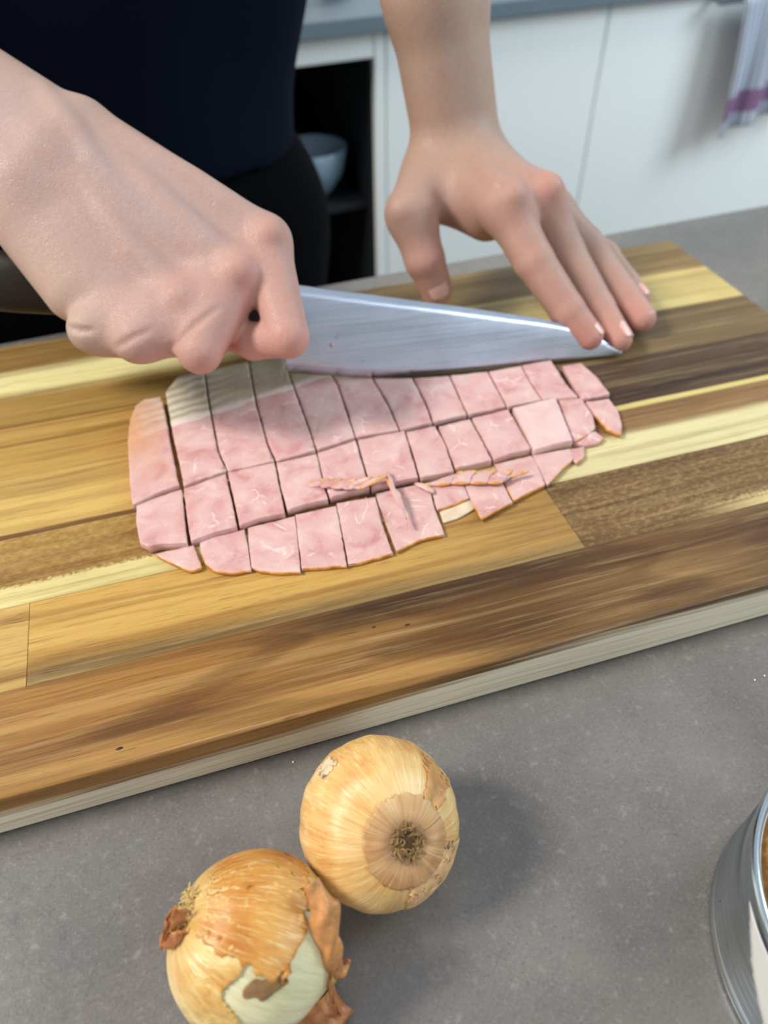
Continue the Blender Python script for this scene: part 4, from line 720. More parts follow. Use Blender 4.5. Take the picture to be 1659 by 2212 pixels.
MAT_VEIN = plain('white_fat', c_(236, 208, 202), .4, 0, .4, .04, 200)
for (nm, label, grp, poly, z0, th, rind, tilt, curl, matk, fat, tan) in HAM:
    tf = None
    if tan:
        (tx, ty), tr = tan
        tf = lambda v: max(0, min(1, 1.25 - math.hypot(v[0] - tx, (v[1] - ty) * .55) / tr))
    o = ham_piece(nm, label, grp, poly, T + z0, th, rind, tilt, curl, MAT_FAT if matk == 'fat' else None, fat, tf, pale=.75 if matk == 'pale' else 0.0)
    for path in VEINS.get(label, ()):
        n_ = len(path)
        q = obj('fat_vein', *tube([(x, y, T + z0 + th + .00002) for x, y in path], [.00034 * math.sin(math.pi * (i + .6) / (n_ + .2)) ** .6 for i in range(n_)], 6), mat=MAT_VEIN, origin=tuple(o.location)); q.parent = o; q.location = (0, 0, 0)
# shaved strips: sheared little stacks with an orange edge
def shaving(label, loc, slivers, group):
    t = thing('ham_shaving', label, 'ham', loc, group)
    for poly, z0, th, rnd in slivers:
        o = ham_piece('sliver', None, None, poly, T + z0, th, (), (0, 0), 0, None)
        for k in ('category', 'label', 'group'):
            if k in o: del o[k]
        w = o.location.copy(); o.parent = t; o.location = w - t.location
        ring = [p for p, _ in refine(poly)]
        e = []
        for i in rnd:
            a = np.array(poly[i]); b = np.array(poly[(i + 1) % len(poly)])
            e.append(tube([(*(a + (b - a) * s), T + z0 + th * .62) for s in (0, .2, .5, .8, 1)], [.0001, th * .55, th * .66, th * .55, .0001], 6))
        if e:
            q = obj('rind', *merge(*e), mat=MAT_RIND, parent=None, origin=tuple(w)); q.parent = o; q.location = (0, 0, 0)
    return t
for args in SHAVINGS: shaving(*args)

# ================================================================ knife
MAT_BLADE = steel('worn_blade_steel', (.66, .74, .88, 1), .27)
MAT_HANDLE = plain('dark_handle_wood', c_(36, 29, 21), .55, 0, .25, .4, 220)
K = dict(edge=[(0.0444, 0.3232, 0.0361), (0.0633, 0.3196, 0.0322), (0.0869, 0.3152, 0.0279), (0.1113, 0.3115, 0.0256), (0.1363, 0.3082, 0.0247), (0.1619, 0.3053, 0.0246), (0.1852, 0.303, 0.0249), (0.2262, 0.2979, 0.0247)], spine=[(0.049, 0.3375, 0.0767), (0.0597, 0.3354, 0.0743), (0.092, 0.3291, 0.0671), (0.1244, 0.3227, 0.0602), (0.1631, 0.315, 0.0513), (0.1856, 0.3104, 0.0457), (0.205, 0.3057, 0.0387), (0.2262, 0.2979, 0.0252)], heel=(0.0444, 0.3232, 0.0361), w=(0.10626, 0.33033, 0.93786), u=(-0.95178, 0.22064, 0.21316), n=(-0.10855, -0.93371, 0.34117), grip=(0.04735, 0.33238, 0.06216))
kH, kW, kU, kN = [np.array(K[k]) for k in ('heel', 'w', 'u', 'n')]
knife = thing('kitchen_knife', 'large kitchen knife with a wide steel blade pressed through the ham', 'knife', tuple(kH))
def smooth_path(pts, n):
    """even points along a Catmull-Rom curve"""
    P = [np.array(p, float) for p in pts]; P = [2 * P[0] - P[1]] + P + [2 * P[-1] - P[-2]]; out = []
    for k in range(n + 1):
        x = k / n * (len(P) - 3); i = min(int(x), len(P) - 4); f = x - i; a, b, c, d = P[i:i + 4]
        out.append(.5 * (2 * b + (c - a) * f + (2 * a - 5 * b + 4 * c - d) * f * f + (3 * b - 3 * c + d - a) * f ** 3))
    return out
def blade():
    nl, nh = 63, 9
    V = []; F = []
    lo_, hi_ = smooth_path(K['edge'], nl), smooth_path(K['spine'], nl)
    for i in range(nl + 1):
        t = i / nl
        for j in range(nh):
            s = j / (nh - 1); p = lo_[i] + (hi_[i] - lo_[i]) * s
            th = (.00008 + .00105 * min(1, s * 1.35)) * (1 - .45 * t)
            V.append(tuple(p + kN * th)); V.append(tuple(p - kN * th))
    w = nh * 2
    for i in range(nl):
        for j in range(nh - 1):
            a = i * w + j * 2
            F.append([a, a + 2, a + w + 2, a + w]); F.append([a + 1, a + w + 1, a + w + 3, a + 3])
        a = i * w; F.append([a, a + w, a + w + 1, a + 1]); b = i * w + (nh - 1) * 2; F.append([b, b + 1, b + w + 1, b + w])
    for i in (0, nl):
        F.append([i * w + j * 2 for j in range(nh)] + [i * w + j * 2 + 1 for j in range(nh)][::-1])
    o = obj('blade', V, F, mat=MAT_BLADE, parent=knife)
    clean(o)
    for pl in o.data.polygons: pl.use_smooth = abs(pl.normal @ Vector(kN)) > .9
    return o
blade()
hb = np.array(K['grip'])
hu = kU; hw = kW - kU * float(kW @ kU); hw /= np.linalg.norm(hw); hn = np.cross(hu, hw)
def grip():
    V = []; F = []; n = 20; secs = [(-.004, .0125, .0075), (.004, .0135, .0085), (.02, .0130, .0095), (.05, .0130, .0098), (.09, .0132, .0100), (.122, .0140, .0105), (.134, .0136, .0100), (.139, .010, .008)]
    for (s, a, b) in secs:
        drop = -.004 * max(0, (s - .08) / .06) ** 1.5
        for k in range(n):
            t = 2 * math.pi * k / n
            ca, sa = math.cos(t), math.sin(t)
            x = a * math.copysign(abs(ca) ** .7, ca); y = b * math.copysign(abs(sa) ** .8, sa)
            V.append(tuple(hb + hu * s + hw * (x + drop) + hn * y))
    for i in range(len(secs) - 1):
        for k in range(n): F.append([i * n + k, i * n + (k + 1) % n, (i + 1) * n + (k + 1) % n, (i + 1) * n + k])
    F.append(list(range(n))[::-1]); F.append([(len(secs) - 1) * n + k for k in range(n)])
    return clean(obj('handle', V, F, mat=MAT_HANDLE, parent=knife))
gr = grip(); gr['label'] = 'dark brown wooden handle'
for s in (.03, .07):
    c0 = hb + hu * s
    obj('rivet', *tube([c0 - hn * .0112, c0 + hn * .0112], .0028, 12), mat=plain('rivet', c_(150, 140, 110), .35, .9), parent=knife)
# ham shred stuck on the blade
cr = (0.06927, 0.32274, 0.04628)
tag(obj('ham_crumb', *lathe([(.00005, .0008), (.0009, .0006), (.0013, 0), (.0009, -.0006), (.00005, -.0008)], 10, tuple(cr)), mat=MAT_HAM, origin=tuple(cr)), 'tiny pink shred of ham stuck on the knife blade near the fist', 'ham')

# ================================================================ onions
def onion_material(name, c_lo, c_mid, c_hi, seed, pale=0.0, wrinkle=0.0):
    m = M(name, .26, 0, .5)
    r = m.rest(); x, y, z = m.xyz(r)[0], m.xyz(r)[1], m.xyz(r)[2]
    rad = m.math('SQRT', m.math('ADD', m.math('MULTIPLY', x, x), m.math('ADD', m.math('MULTIPLY', y, y), .0001)))
    mer = m.n('CombineXYZ', {0: m.math('DIVIDE', x, rad), 1: m.math('DIVIDE', y, rad), 2: m.math('MULTIPLY', z, .10)})
    mer = m.map(mer, (1, 1, 1), (seed, seed * .3, 0))
    ln = m.noise(mer, 9, 4, .62, .2); fine = m.noise(mer, 34, 4, .65, .15); vfine = m.noise(mer, 90, 2, .5)
    blot = m.noise(m.map(r, (1, 1, 1), (seed, 0, 0)), 1.7, 4, .55)
    c = m.ramp(m.math('ADD', m.math('MULTIPLY', blot, .65), m.math('MULTIPLY', ln, .35)), [(.34, c_lo), (.48, c_mid), (.64, c_hi)])
    c = m.mix(m.math('MULTIPLY', m.step(fine, .54, .64), .55), c, srgb(246, 220, 160))
    c = m.mix(m.math('MULTIPLY', m.step(fine, .46, .32), .34), c, srgb(176, 106, 44))
    c = m.mix(m.math('MULTIPLY', m.step(vfine, .62, .72), .22), c, srgb(150, 90, 44))
    bl = m.noise(m.map(r, (1, 1, 1), (0, seed, 0)), 5, 4, .6)
    c = m.mix(m.math('MULTIPLY', m.step(bl, .60, .74), .35), c, srgb(190, 126, 72))
    ring = m.math('MULTIPLY', m.step(rad, .36, .20), m.step(z, 0, .2))
    c = m.mix(m.math('MULTIPLY', ring, .55), c, srgb(166, 128, 98))
    neck = m.math('MULTIPLY', m.step(rad, .5, .2), m.step(z, 0, -.2))
    c = m.mix(m.math('MULTIPLY', neck, .6), c, srgb(178, 112, 56))
    wk = m.noise(m.map(mer, (1, 1, 9), (seed, 0, 0)), 4.5, 3, .5, 1.2)
    m.col(c)
    m.bump(m.math('ADD', m.math('MULTIPLY', fine, .8), m.math('ADD', m.math('MULTIPLY', ln, 1.0), m.math('ADD', m.math('MULTIPLY', vfine, .2), m.math('MULTIPLY', wk, wrinkle)))), .34, .0012)
    m.set('Roughness', m.ramp(blot, [(.3, .24), (.7, .36)]))
    m.set('Subsurface Weight', .12); m.p.inputs['Subsurface Radius'].default_value = (.004, .002, .0008); m.set('Subsurface Scale', 1.0)
    return m.m
def frame(axis, hint=(0, 0, 1)):
    w = np.array(axis, float); w /= np.linalg.norm(w); u = np.cross(hint, w); u /= np.linalg.norm(u); return u, np.cross(w, u), w
def onion_prof(t, ph, Rr, k=1.0, seed=0.0):
    s, c = math.sin(t), math.cos(t)
    r = abs(s) ** .94; z = .93 * c
    z -= .085 * math.exp(-(t / .24) ** 2)
    if t > 2.45: q = (t - 2.45) / (math.pi - 2.45); z -= .20 * q ** 2; r *= 1 - .12 * q * (1 - q) * 2
    rip = 1 + .007 * math.sin(11 * ph + seed) * s + .004 * math.sin(23 * ph + 2 * seed + 2 * t) * s + .012 * math.sin(2 * ph + seed) * s
    return r * rip * Rr * k, z * Rr * (1 + (k - 1) * 1.0)
class Onion:
    def __init__(self, c, axis, Rr, seed, squash=(1, 1, 1), hint=(0, 0, 1)):
        self.c = np.array(c, float); self.u, self.v, self.w = frame(axis, hint); self.R = Rr; self.seed = seed; self.sq = squash
    def loc(self, t, ph, k=1.0):
        r, z = onion_prof(t, ph, self.R, k, self.seed); return np.array([r * math.cos(ph) * self.sq[0], r * math.sin(ph) * self.sq[1], z * self.sq[2]])
    def at(self, t, ph, k=1.0): return self.out(self.loc(t, ph, k))
    def out(self, q): return self.c + self.u * q[0] + self.v * q[1] + self.w * q[2]
    def body(self, k=1.0, nt=90, np_=150, drop=None):
        V = []; Rv = []; F = []
        for i in range(nt + 1):
            t = .004 + (math.pi - .008) * i / nt
            for j in range(np_):
                ph = 2 * math.pi * j / np_; q = self.loc(t, ph, k); V.append(tuple(self.out(q))); Rv.append(tuple(q / self.R))
        for i in range(nt):
            for j in range(np_):
                if drop and drop(math.pi * (i + .5) / nt, 2 * math.pi * (j + .5) / np_): continue
                F.append([i * np_ + j, (i + 1) * np_ + j, (i + 1) * np_ + (j + 1) % np_, i * np_ + (j + 1) % np_])
        return V, F, Rv
def loc_rest(on, V): return [tuple(np.array([np.dot(np.array(p) - on.c, on.u), np.dot(np.array(p) - on.c, on.v), np.dot(np.array(p) - on.c, on.w)]) / on.R) for p in V]
MAT_ROOT = plain('dry_roots', c_(150, 120, 78), .8, 0, .2, .45, 400)
MAT_ROOTDARK = plain('root_base', c_(92, 70, 46), .85, 0, .2, .5, 500)
MAT_PAPER = None
def paper(name, col, seed):
    m = M(name, .4, 0, .4)
    a = m.noise(m.map(m.rest(), (1, 1, 1), (seed, 0, 0)), 5, 5, .6, .3)
    m.col(m.ramp(a, [(.3, tuple(x * .62 for x in col[:3]) + (1,)), (.55, col), (.75, tuple(min(1, x * 1.35) for x in col[:3]) + (1,))])); m.bump(a, .35, .001)
    return m.m
def roots(on, name, n, rad, ln, seed, mat, t0=0.0, parent=None):
    g = random.Random(seed); ds = []
    top = on.loc(.01, 0)
    for k in range(n):
        a = g.uniform(0, 6.283); rr = rad * math.sqrt(g.random()); l = ln * g.uniform(.4, 1)
        b = np.array([rr * math.cos(a), rr * math.sin(a), top[2] - .0003 + .25 * rr])
        p = [b]; d = np.array([math.cos(a) * .5, math.sin(a) * .5, 1]) + np.array([g.uniform(-.6, .6) for _ in range(3)])
        for s in range(4):
            d = d + np.array([g.uniform(-.7, .7), g.uniform(-.7, .7), g.uniform(-.75, .1)]); d /= np.linalg.norm(d); p.append(p[-1] + d * l / 4)
        ds.append(tube([on.out(q) for q in p], [.00030, .00027, .00024, .0002, .00010], 5))
    o = obj(name, *merge(*ds), mat=mat, parent=parent); o['kind'] = 'stuff'; return o
def patch(on, parent, name, mat, t0, t1, p0, p1, lift, seed, nu=22, nv=26, jag=.06, thick=.0002):
    """a papery layer lying on the onion; lift(u, v) raises it off the body"""
    g = random.Random(seed); j0 = [g.uniform(-1, 1) for _ in range(nv)]; j1 = [g.uniform(-1, 1) for _ in range(nv)]; j2 = [g.uniform(-1, 1) for _ in range(nu)]; j3 = [g.uniform(-1, 1) for _ in range(nu)]
    full = abs(p1 - p0) > 6.2
    def fn(u, v):
        i = int(round(u * (nu - 1))); j = int(round(v * (nv - 1)))
        a = t0 + jag * (0 if t0 < .15 else j0[j]); b = t1 + jag * j1[j % (nv - 1)] if full else t1 + jag * j1[j]
        t = a + (b - a) * u
        ph = p0 + (0 if full else jag * j2[i]) + (p1 - p0 + (0 if full else jag * (j3[i] - j2[i]))) * v
        l = lift(u, v)
        return on.at(t, ph, 1 + .006 + l)
    V, F = sheet(fn, nu, nv, thick)
    return clean(obj(name, V, F, mat=mat, parent=parent, restv=loc_rest(on, V)))
SK1 = onion_material('golden_onion_skin', srgb(208, 150, 84), srgb(224, 182, 114), srgb(236, 206, 150), 1.7)
SK2 = onion_material('amber_onion_skin', srgb(206, 140, 66), srgb(224, 178, 104), srgb(238, 210, 146), 4.1, wrinkle=4.0)
ON1 = dict(c=(0.02418, 0.09259, 0.02351), axis=(0.1897, -0.67486, 0.71314), R=0.0242, sq=(1.0, 1.06, .98))
ON2 = dict(c=(-0.01834, 0.07119, 0.023), axis=(-0.75231, 0.39524, 0.52708), R=0.0228, sq=(1, 1, 1.06), hole=(0.40578, -0.79307, 0.45429), open=.86, hp=.6)
ON2.update(scar=(0.08651, -0.6999, 0.70898), top=1.825, ribbons=[('skin_flap', [(0.00017, 0.07367, 0.04577), (0.00183, 0.06751, 0.04165), (0.00128, 0.06141, 0.03409), (0.00128, 0.05833, 0.02679), (0.00324, 0.05667, 0.02431), (0.00495, 0.05752, 0.02849)], (0.004, 0.008, 0.007, 0.006, 0.005, 0.002), ((0.90973, 0.23796, -0.0759), (0.60935, 0.24861, 0.7049)), 'amber', 0.3, 2), ('skin_flap', [(-0.00127, 0.06283, 0.03189), (-0.00138, 0.05748, 0.02234), (-0.00085, 0.05312, 0.01394), (0.00062, 0.04995, 0.0084)], (0.004, 0.0022, 0.0014, 0.001), ((0.74544, -0.30625, 0.20131), (0.76695, -0.23962, 0.27271)), 'rust', 0.25, 5), ('skin_curl', [(-0.03351, 0.075, 0.0402), (-0.03552, 0.0759, 0.04478), (-0.03847, 0.07542, 0.04204), (-0.03898, 0.07374, 0.03882), (-0.03595, 0.07248, 0.03989), (-0.03346, 0.07327, 0.04138)], (0.008, 0.0075, 0.007, 0.0065, 0.005, 0.003), ((0.4122, 0.45745, 0.70946), (0.43976, 0.37421, 0.77883)), 'rust', 0.1, 8)], neck=[(-0.01164, 0.06295, 0.0133), (-0.00901, 0.05917, 0.01108), (-0.00701, 0.05634, 0.00817), (-0.0049, 0.05358, 0.0062), (-0.00299, 0.05096, 0.0062), (-0.00131, 0.04838, 0.0062)], neckr=(.0125, .0095, .0072, .0058, .0054, .0060))

t = thing('onion', 'whole golden onion lying beside the board with its root end facing up', 'onion', tuple(ON1['c']))
o1 = Onion(ON1['c'], ON1['axis'], ON1['R'], 1.0, ON1['sq'])
V, F, Rv = o1.body(); sk = obj('skin', V, F, mat=SK1, parent=t, restv=Rv)
COLLAR = onion_material('root_end_skin', srgb(170, 116, 72), srgb(202, 150, 98), srgb(226, 184, 132), 8.0)
patch(o1, t, 'skin_collar', COLLAR, .10, .50, 0.0, 2 * math.pi, lambda u, v: .010 * u * (1 - u) * 4 + .012 * u ** 3 + .0022 * math.sin(v * 75), 5, 20, 90, .022)
patch(o1, t, 'torn_skin', paper('pink_dry_skin', c_(222, 176, 124), 3.3), .46, 1.02, 4.4, 5.7, lambda u, v: .006 + .012 * max(0, u - .8), 8, 20, 26, .05)
patch(o1, t, 'torn_skin', paper('dry_skin_flake', c_(206, 150, 88), 5.3), .5, 1.15, .15, .62, lambda u, v: .004 + .014 * abs(v - .5), 13, 20, 14, .05)
f1 = patch(o1, t, 'torn_skin', paper('pale_dry_skin', c_(226, 198, 160), 6.3), 1.22, 1.5, 4.85, 5.15, lambda u, v: .004 + .05 * u * u * (.5 + .5 * math.sin(v * 9) ** 2), 21, 14, 12, .04)
f2 = patch(o1, t, 'torn_skin', paper('pale_dry_skin', c_(226, 198, 160), 7.3), 1.35, 1.55, 1.8, 2.05, lambda u, v: .003 + .03 * u * u, 22, 10, 10, .03)
zt0 = float(o1.loc(.004, 0)[2])
obj('root_base', *xform(lathe([(.0001, .0012), (.0016, .001), (.0030, .0003), (.0042, -.0010)], 20), lambda p: o1.out(p + np.array([0, 0, zt0]))), mat=MAT_ROOTDARK, parent=t)
roots(o1, 'root_tuft', 170, .0046, .0040, 3, MAT_ROOT, parent=t)

t = thing('onion', 'amber onion lying on its side with half peeled skin showing pale flesh', 'onion', tuple(ON2['c']))
o2 = Onion(ON2['c'], ON2['axis'], ON2['R'], 2.0, ON2['sq'])
hole_c = np.array(ON2['hole']); hole_c /= np.linalg.norm(hole_c)
def in_hole(tt, ph):
    q = o2.at(tt, ph) - o2.c; q = q / np.linalg.norm(q)
    a = math.acos(max(-1, min(1, float(q @ hole_c))))
    e1 = np.cross(hole_c, o2.w); e1 /= np.linalg.norm(e1); e2 = np.cross(hole_c, e1)
    b = math.atan2(float(q @ e2), float(q @ e1))
    lim = ON2['open'] * (1 + .16 * math.sin(2 * b + ON2['hp']) + .09 * math.sin(5 * b + 1.3) + .05 * math.sin(9 * b))
    return a < lim
def flesh_mat():
    m = M('onion_flesh', .22, 0, .5)
    r = m.rest(); x, y, z = m.xyz(r)[0], m.xyz(r)[1], m.xyz(r)[2]
    rad = m.math('SQRT', m.math('ADD', m.math('MULTIPLY', x, x), m.math('ADD', m.math('MULTIPLY', y, y), .0001)))
    mer = m.n('CombineXYZ', {0: m.math('DIVIDE', x, rad), 1: m.math('DIVIDE', y, rad), 2: m.math('MULTIPLY', z, .12)})
    ln = m.noise(mer, 22, 3, .6)
    c = m.ramp(ln, [(.3, srgb(204, 198, 152)), (.55, srgb(222, 214, 172)), (.75, srgb(230, 224, 188))])
    m.col(c); m.bump(ln, .12, .0006); m.set('Subsurface Weight', .2); m.set('Subsurface Scale', .003); return m.m
V, F, Rv = o2.body(.985); obj('flesh', V, F, mat=flesh_mat(), parent=t, restv=Rv)
V, F, Rv = o2.body(1.0, 130, 220, in_hole)
sk = obj('skin', V, F, mat=SK2, parent=t, restv=Rv)
sol = sk.modifiers.new('paper', 'SOLIDIFY'); sol.thickness = .0003; sol.offset = 1
PAPER2 = paper('amber_paper', c_(196, 136, 80), 1.0); PAPER3 = paper('rust_paper', c_(182, 118, 70), 4.0)
def on2_dir(v):
    """angles on the second onion of a world direction from its centre"""
    q = np.array([np.dot(v, o2.u), np.dot(v, o2.v), np.dot(v, o2.w)]); q = q / np.linalg.norm(q)
    return math.acos(max(-1, min(1, q[2]))), math.atan2(q[1], q[0])
def scar():
    t0, p0 = on2_dir(hole_c + np.array(ON2['scar']) * .0)
    c = np.array(ON2['scar']); c /= np.linalg.norm(c); t0, p0 = on2_dir(c)
    def fn(u, v):
        a = (u - .5) * 2; b = (v - .5) * 2
        w = math.sqrt(max(0, 1 - a * a * .98)) * (1 + .25 * math.sin(a * 6))
        return o2.at(t0 + a * .20, p0 + b * w * .13 + a * .10, .992 + .006 * (1 - a * a) * (1 - b * b))
    V, F = sheet(fn, 24, 14, .0004)
    o = clean(obj('scar', V, F, mat=paper('brown_scar', c_(150, 112, 72), 9.0), parent=t, restv=[tuple(np.array(p) * 60) for p in V])); o['label'] = 'brown dry scar on the bare flesh'
scar()
roots(o2, 'root_tuft', 210, .0064, .0042, 9, plain('pale_roots', c_(206, 178, 118), .8, 0, .2, .3, 400), parent=t)
patch(o2, t, 'skin_layer', onion_material('layered_amber', srgb(184, 108, 40), srgb(206, 136, 60), srgb(222, 164, 84), 6.0), .46, 1.75, ON2['top'] - .75, ON2['top'] + 1.15, lambda u, v: .003 + .006 * u * u, 31, 30, 40, .05)
# papery flap hanging off the right side towards the neck
def ribbon(name, pts, widths, side, mat, curl=.3, n=30, seed=0):
    pts = [np.array(p, float) for p in pts]; g = random.Random(seed)
    def fn(u, v):
        x = u * (len(pts) - 1); i = min(int(x), len(pts) - 2); f = x - i; f = f * f * (3 - 2 * f)
        p = pts[i] * (1 - f) + pts[i + 1] * f; w = widths[i] * (1 - f) + widths[i + 1] * f
        s = np.array(side[0]) * (1 - u) + np.array(side[1]) * u; s = s / np.linalg.norm(s)
        tdir = pts[i + 1] - pts[i]; tdir /= np.linalg.norm(tdir); nr = np.cross(tdir, s); nr /= np.linalg.norm(nr)
        b = (v - .5) * 2
        return p + s * w * b * .5 * (1 + .16 * math.sin(u * 23 + seed)) + nr * (w * curl * (1 - b * b) + .0004 * math.sin(u * 31 + b * 4 + seed))
    V, F = sheet(fn, n, 12, .00025); return clean(obj(name, V, F, mat=mat, parent=t, restv=[tuple(np.array(p) * 50) for p in V]))
for (nm, pts, wd, sd, mk, cu, se) in ON2['ribbons']: ribbon(nm, pts, wd, sd, {'amber': PAPER2, 'rust': PAPER3}[mk], cu, 34, se)
# dry neck
def neck():
    V = []; F = []; m_ = 28; P = [np.array(p) for p in ON2['neck']]; rr = ON2['neckr']
    for i in range(len(P)):
        d = P[min(i + 1, len(P) - 1)] - P[max(i - 1, 0)]; d /= np.linalg.norm(d); a = np.cross(d, [0, 0, 1]); a /= np.linalg.norm(a); b = np.cross(a, d)
        for k in range(m_):
            an = 2 * math.pi * k / m_; q = rr[i] * (1 + .13 * math.sin(5 * an + i * .5) + .08 * math.sin(11 * an + i))
            V.append(tuple(P[i] + (a * math.cos(an) + b * math.sin(an) * .8) * q))
    for i in range(len(P) - 1):
        for k in range(m_): F.append([i * m_ + k, i * m_ + (k + 1) % m_, (i + 1) * m_ + (k + 1) % m_, (i + 1) * m_ + k])
    F.append([(len(P) - 1) * m_ + k for k in range(m_)])
    clean(obj('neck', V, F, mat=PAPER3, parent=t, restv=[tuple(np.array(p) * 60) for p in V]))
neck()


# ================================================================ tin in the corner
tin = thing('food_tin', 'short ribbed steel tin filled with brown crumbs at the right corner', 'tin', (.1567, .0168, 0))
tc = (.1567, .0168, 0); tr = .0495; thh = .040
MAT_TIN = steel('tin_steel', (.55, .62, .67, 1), .30)
prof = [(.0005, .0008), (tr - .003, .0008), (tr - .001, 0), (tr + .0006, .001), (tr + .0006, .0022), (tr - .0006, .0034)]
for k in range(6):
    z0 = .004 + k * .0034; prof += [(tr - .0012, z0), (tr + .0003, z0 + .0012), (tr + .0003, z0 + .0018), (tr - .0012, z0 + .0030)]
prof += [(tr - .0003, .0275), (tr - .0003, thh - .0035), (tr - .0012, thh - .0024), (tr - .0016, thh - .0010), (tr - .0022, thh - .0010), (tr - .0024, thh - .004), (tr - .0024, .002), (.0005, .002)]
obj('can_body', *lathe(prof, 120, tc), mat=MAT_TIN, parent=tin)
obj('rim', *lathe([(tr - .0004 + .0014 * math.cos(a), thh - .0006 + .0015 * math.sin(a)) for a in [2 * math.pi * k / 12 for k in range(12)]], 120, tc, True), mat=steel('rim_steel', (.62, .74, .82, 1), .16), parent=tin)
def tin_label():
    g = random.Random(3); nv = 40; e0 = [g.uniform(-1, 1) for _ in range(nv)]
    def fn(u, v):
        j = int(round(v * (nv - 1)))
        z = .008 + v * .0285; a0 = R(152 + (.040 - z) / .024 * 29) + .012 * e0[j]; a1 = R(335)
        a = a0 + (a1 - a0) * u
        return (tc[0] + (tr + .0011) * math.cos(a), tc[1] + (tr + .0011) * math.sin(a), z)
    V, F = sheet(fn, 60, nv, .00025); return clean(obj('paper_label', V, F, mat=plain('white_label', c_(214, 214, 210), .6, 0, .3, .05, 60), parent=tin))
tin_label()
def crumb_fill():
    m = M('brown_crumbs', .75, 0, .2); a = m.noise(m.rest(), 190, 5, .65); b = m.noise(m.rest(), 420, 3, .6)
    m.col(m.mix(m.step(b, .4, .65), m.ramp(a, [(.3, c_(112, 72, 30)), (.5, c_(164, 112, 52)), (.7, c_(198, 150, 82))]), c_(150, 100, 46))); m.bump(a, .8, .002)
    V = []; F = []; nr, na = 26, 110; rr = tr - .0022
    for i in range(nr + 1):
        for j in range(na):
            q = rr * max(.01, i / nr); an = 2 * math.pi * j / na; x, y = q * math.cos(an), q * math.sin(an)
            h = mnoise.fractal(Vector((x * 150, y * 150, 1)), 1, 2, 4) * .0016 + .003 * (1 - (q / rr) ** 2)
            V.append((tc[0] + x, tc[1] + y, thh - .0032 + h))
    for i in range(nr):
        for j in range(na): F.append([i * na + j, i * na + (j + 1) % na, (i + 1) * na + (j + 1) % na, (i + 1) * na + j])
    F.append([j for j in range(na)][::-1])
    o = clean(obj('crumb_filling', V, F, mat=m.m, parent=tin)); o['kind'] = 'stuff'
crumb_fill()

# ================================================================ crumbs on the worktop
MAT_CRUMB = plain('white_crumb', c_(236, 232, 226), .6, 0, .3, .05, 300)
for k, (x, y, s, lb) in enumerate(((0.0033, 0.1317, 0.00040, 'white crumb on the worktop left of the upper onion'), (0.1860, 0.1114, 0.00045, 'right one of two white crumbs near the right edge of the board'), (0.1812, 0.1109, 0.00040, 'left one of two white crumbs near the right edge of the board'),)):
    bm = bmesh.new(); bmesh.ops.create_icosphere(bm, subdivisions=1, radius=s)
    g = random.Random(k)
    for v in bm.verts: v.co = Vector((v.co.x * g.uniform(.7, 1.2) + x, v.co.y * g.uniform(.7, 1.2) + y, v.co.z * g.uniform(.6, 1) + s * .8))
    d = bm_data(bm); bm.free()
    tag(obj('crumb', *d, mat=MAT_CRUMB, smooth=False, origin=(x, y, 0)), lb, 'crumb', 'white crumbs on the grey worktop')

# ================================================================ the person
person = thing('person', 'person in dark navy shirt and black trousers cutting ham with a kitchen knife', 'person', (-.08, .66, -.9))
def hand_fn(hd):
    def fn(P):
        d = union(P, hd['palm'], hd['kp'])
        for ch in hd['fine']:
            q = np.min([d_cone(P, np.array(pr[0]), np.array(pr[1]), pr[2], pr[3]) for pr in ch], axis=0); d = smin(d, q, .0055)
        out = d
        for fg, kf in zip(hd['fingers'], hd['kf']):
            f = union(P, fg, .0018)
            out = smin(out, smin(d, f, kf), hd['ks'])
        for pr in hd['carve']: out = smax(out, -d_cone(P, np.array(pr[0]), np.array(pr[1]), pr[2], pr[3]), .0022)
        return out
    return fn
def tint_of(V, hd):
    base = np.array(hd['skin'])[None].repeat(len(V), 0)
    for (c, r, col, am) in hd['spots']:
        w = am * np.exp(-((V - np.array(c)) ** 2).sum(1) / (2 * r * r)); base = base * (1 - w[:, None]) + np.array(col) * w[:, None]
    for (a, b, r, col, am) in hd['lines']:
        d = np.maximum(0, d_cone(V, np.array(a), np.array(b), 0, 0)); w = am * np.exp(-(d * d) / (2 * r * r)); base = base * (1 - w[:, None]) + np.array(col) * w[:, None]
    return base
def body_fn(P):
    d = union(P, BODY['torso'], .05)
    for arm in BODY['arms']: d = smin(d, union(P, arm, .012), .03)
    for leg in BODY['legs']: d = smin(d, union(P, leg, .02), .03)
    hd = union(P, BODY['neck'], .03); hd = smin(hd, d_ell(P, np.array(BODY['head'][0]), np.array(BODY['head'][1])), .03)
    for (c, r, k) in BODY['face']: hd = smin(hd, d_ell(P, np.array(c), np.array(r)), k)
    for (c, r) in BODY['sockets']: hd = -smin(-hd, d_ell(P, np.array(c), np.array(r)) , .012) if False else np.maximum(hd, -d_ell(P, np.array(c), np.array(r)))
    return smin(d, hd, .03)
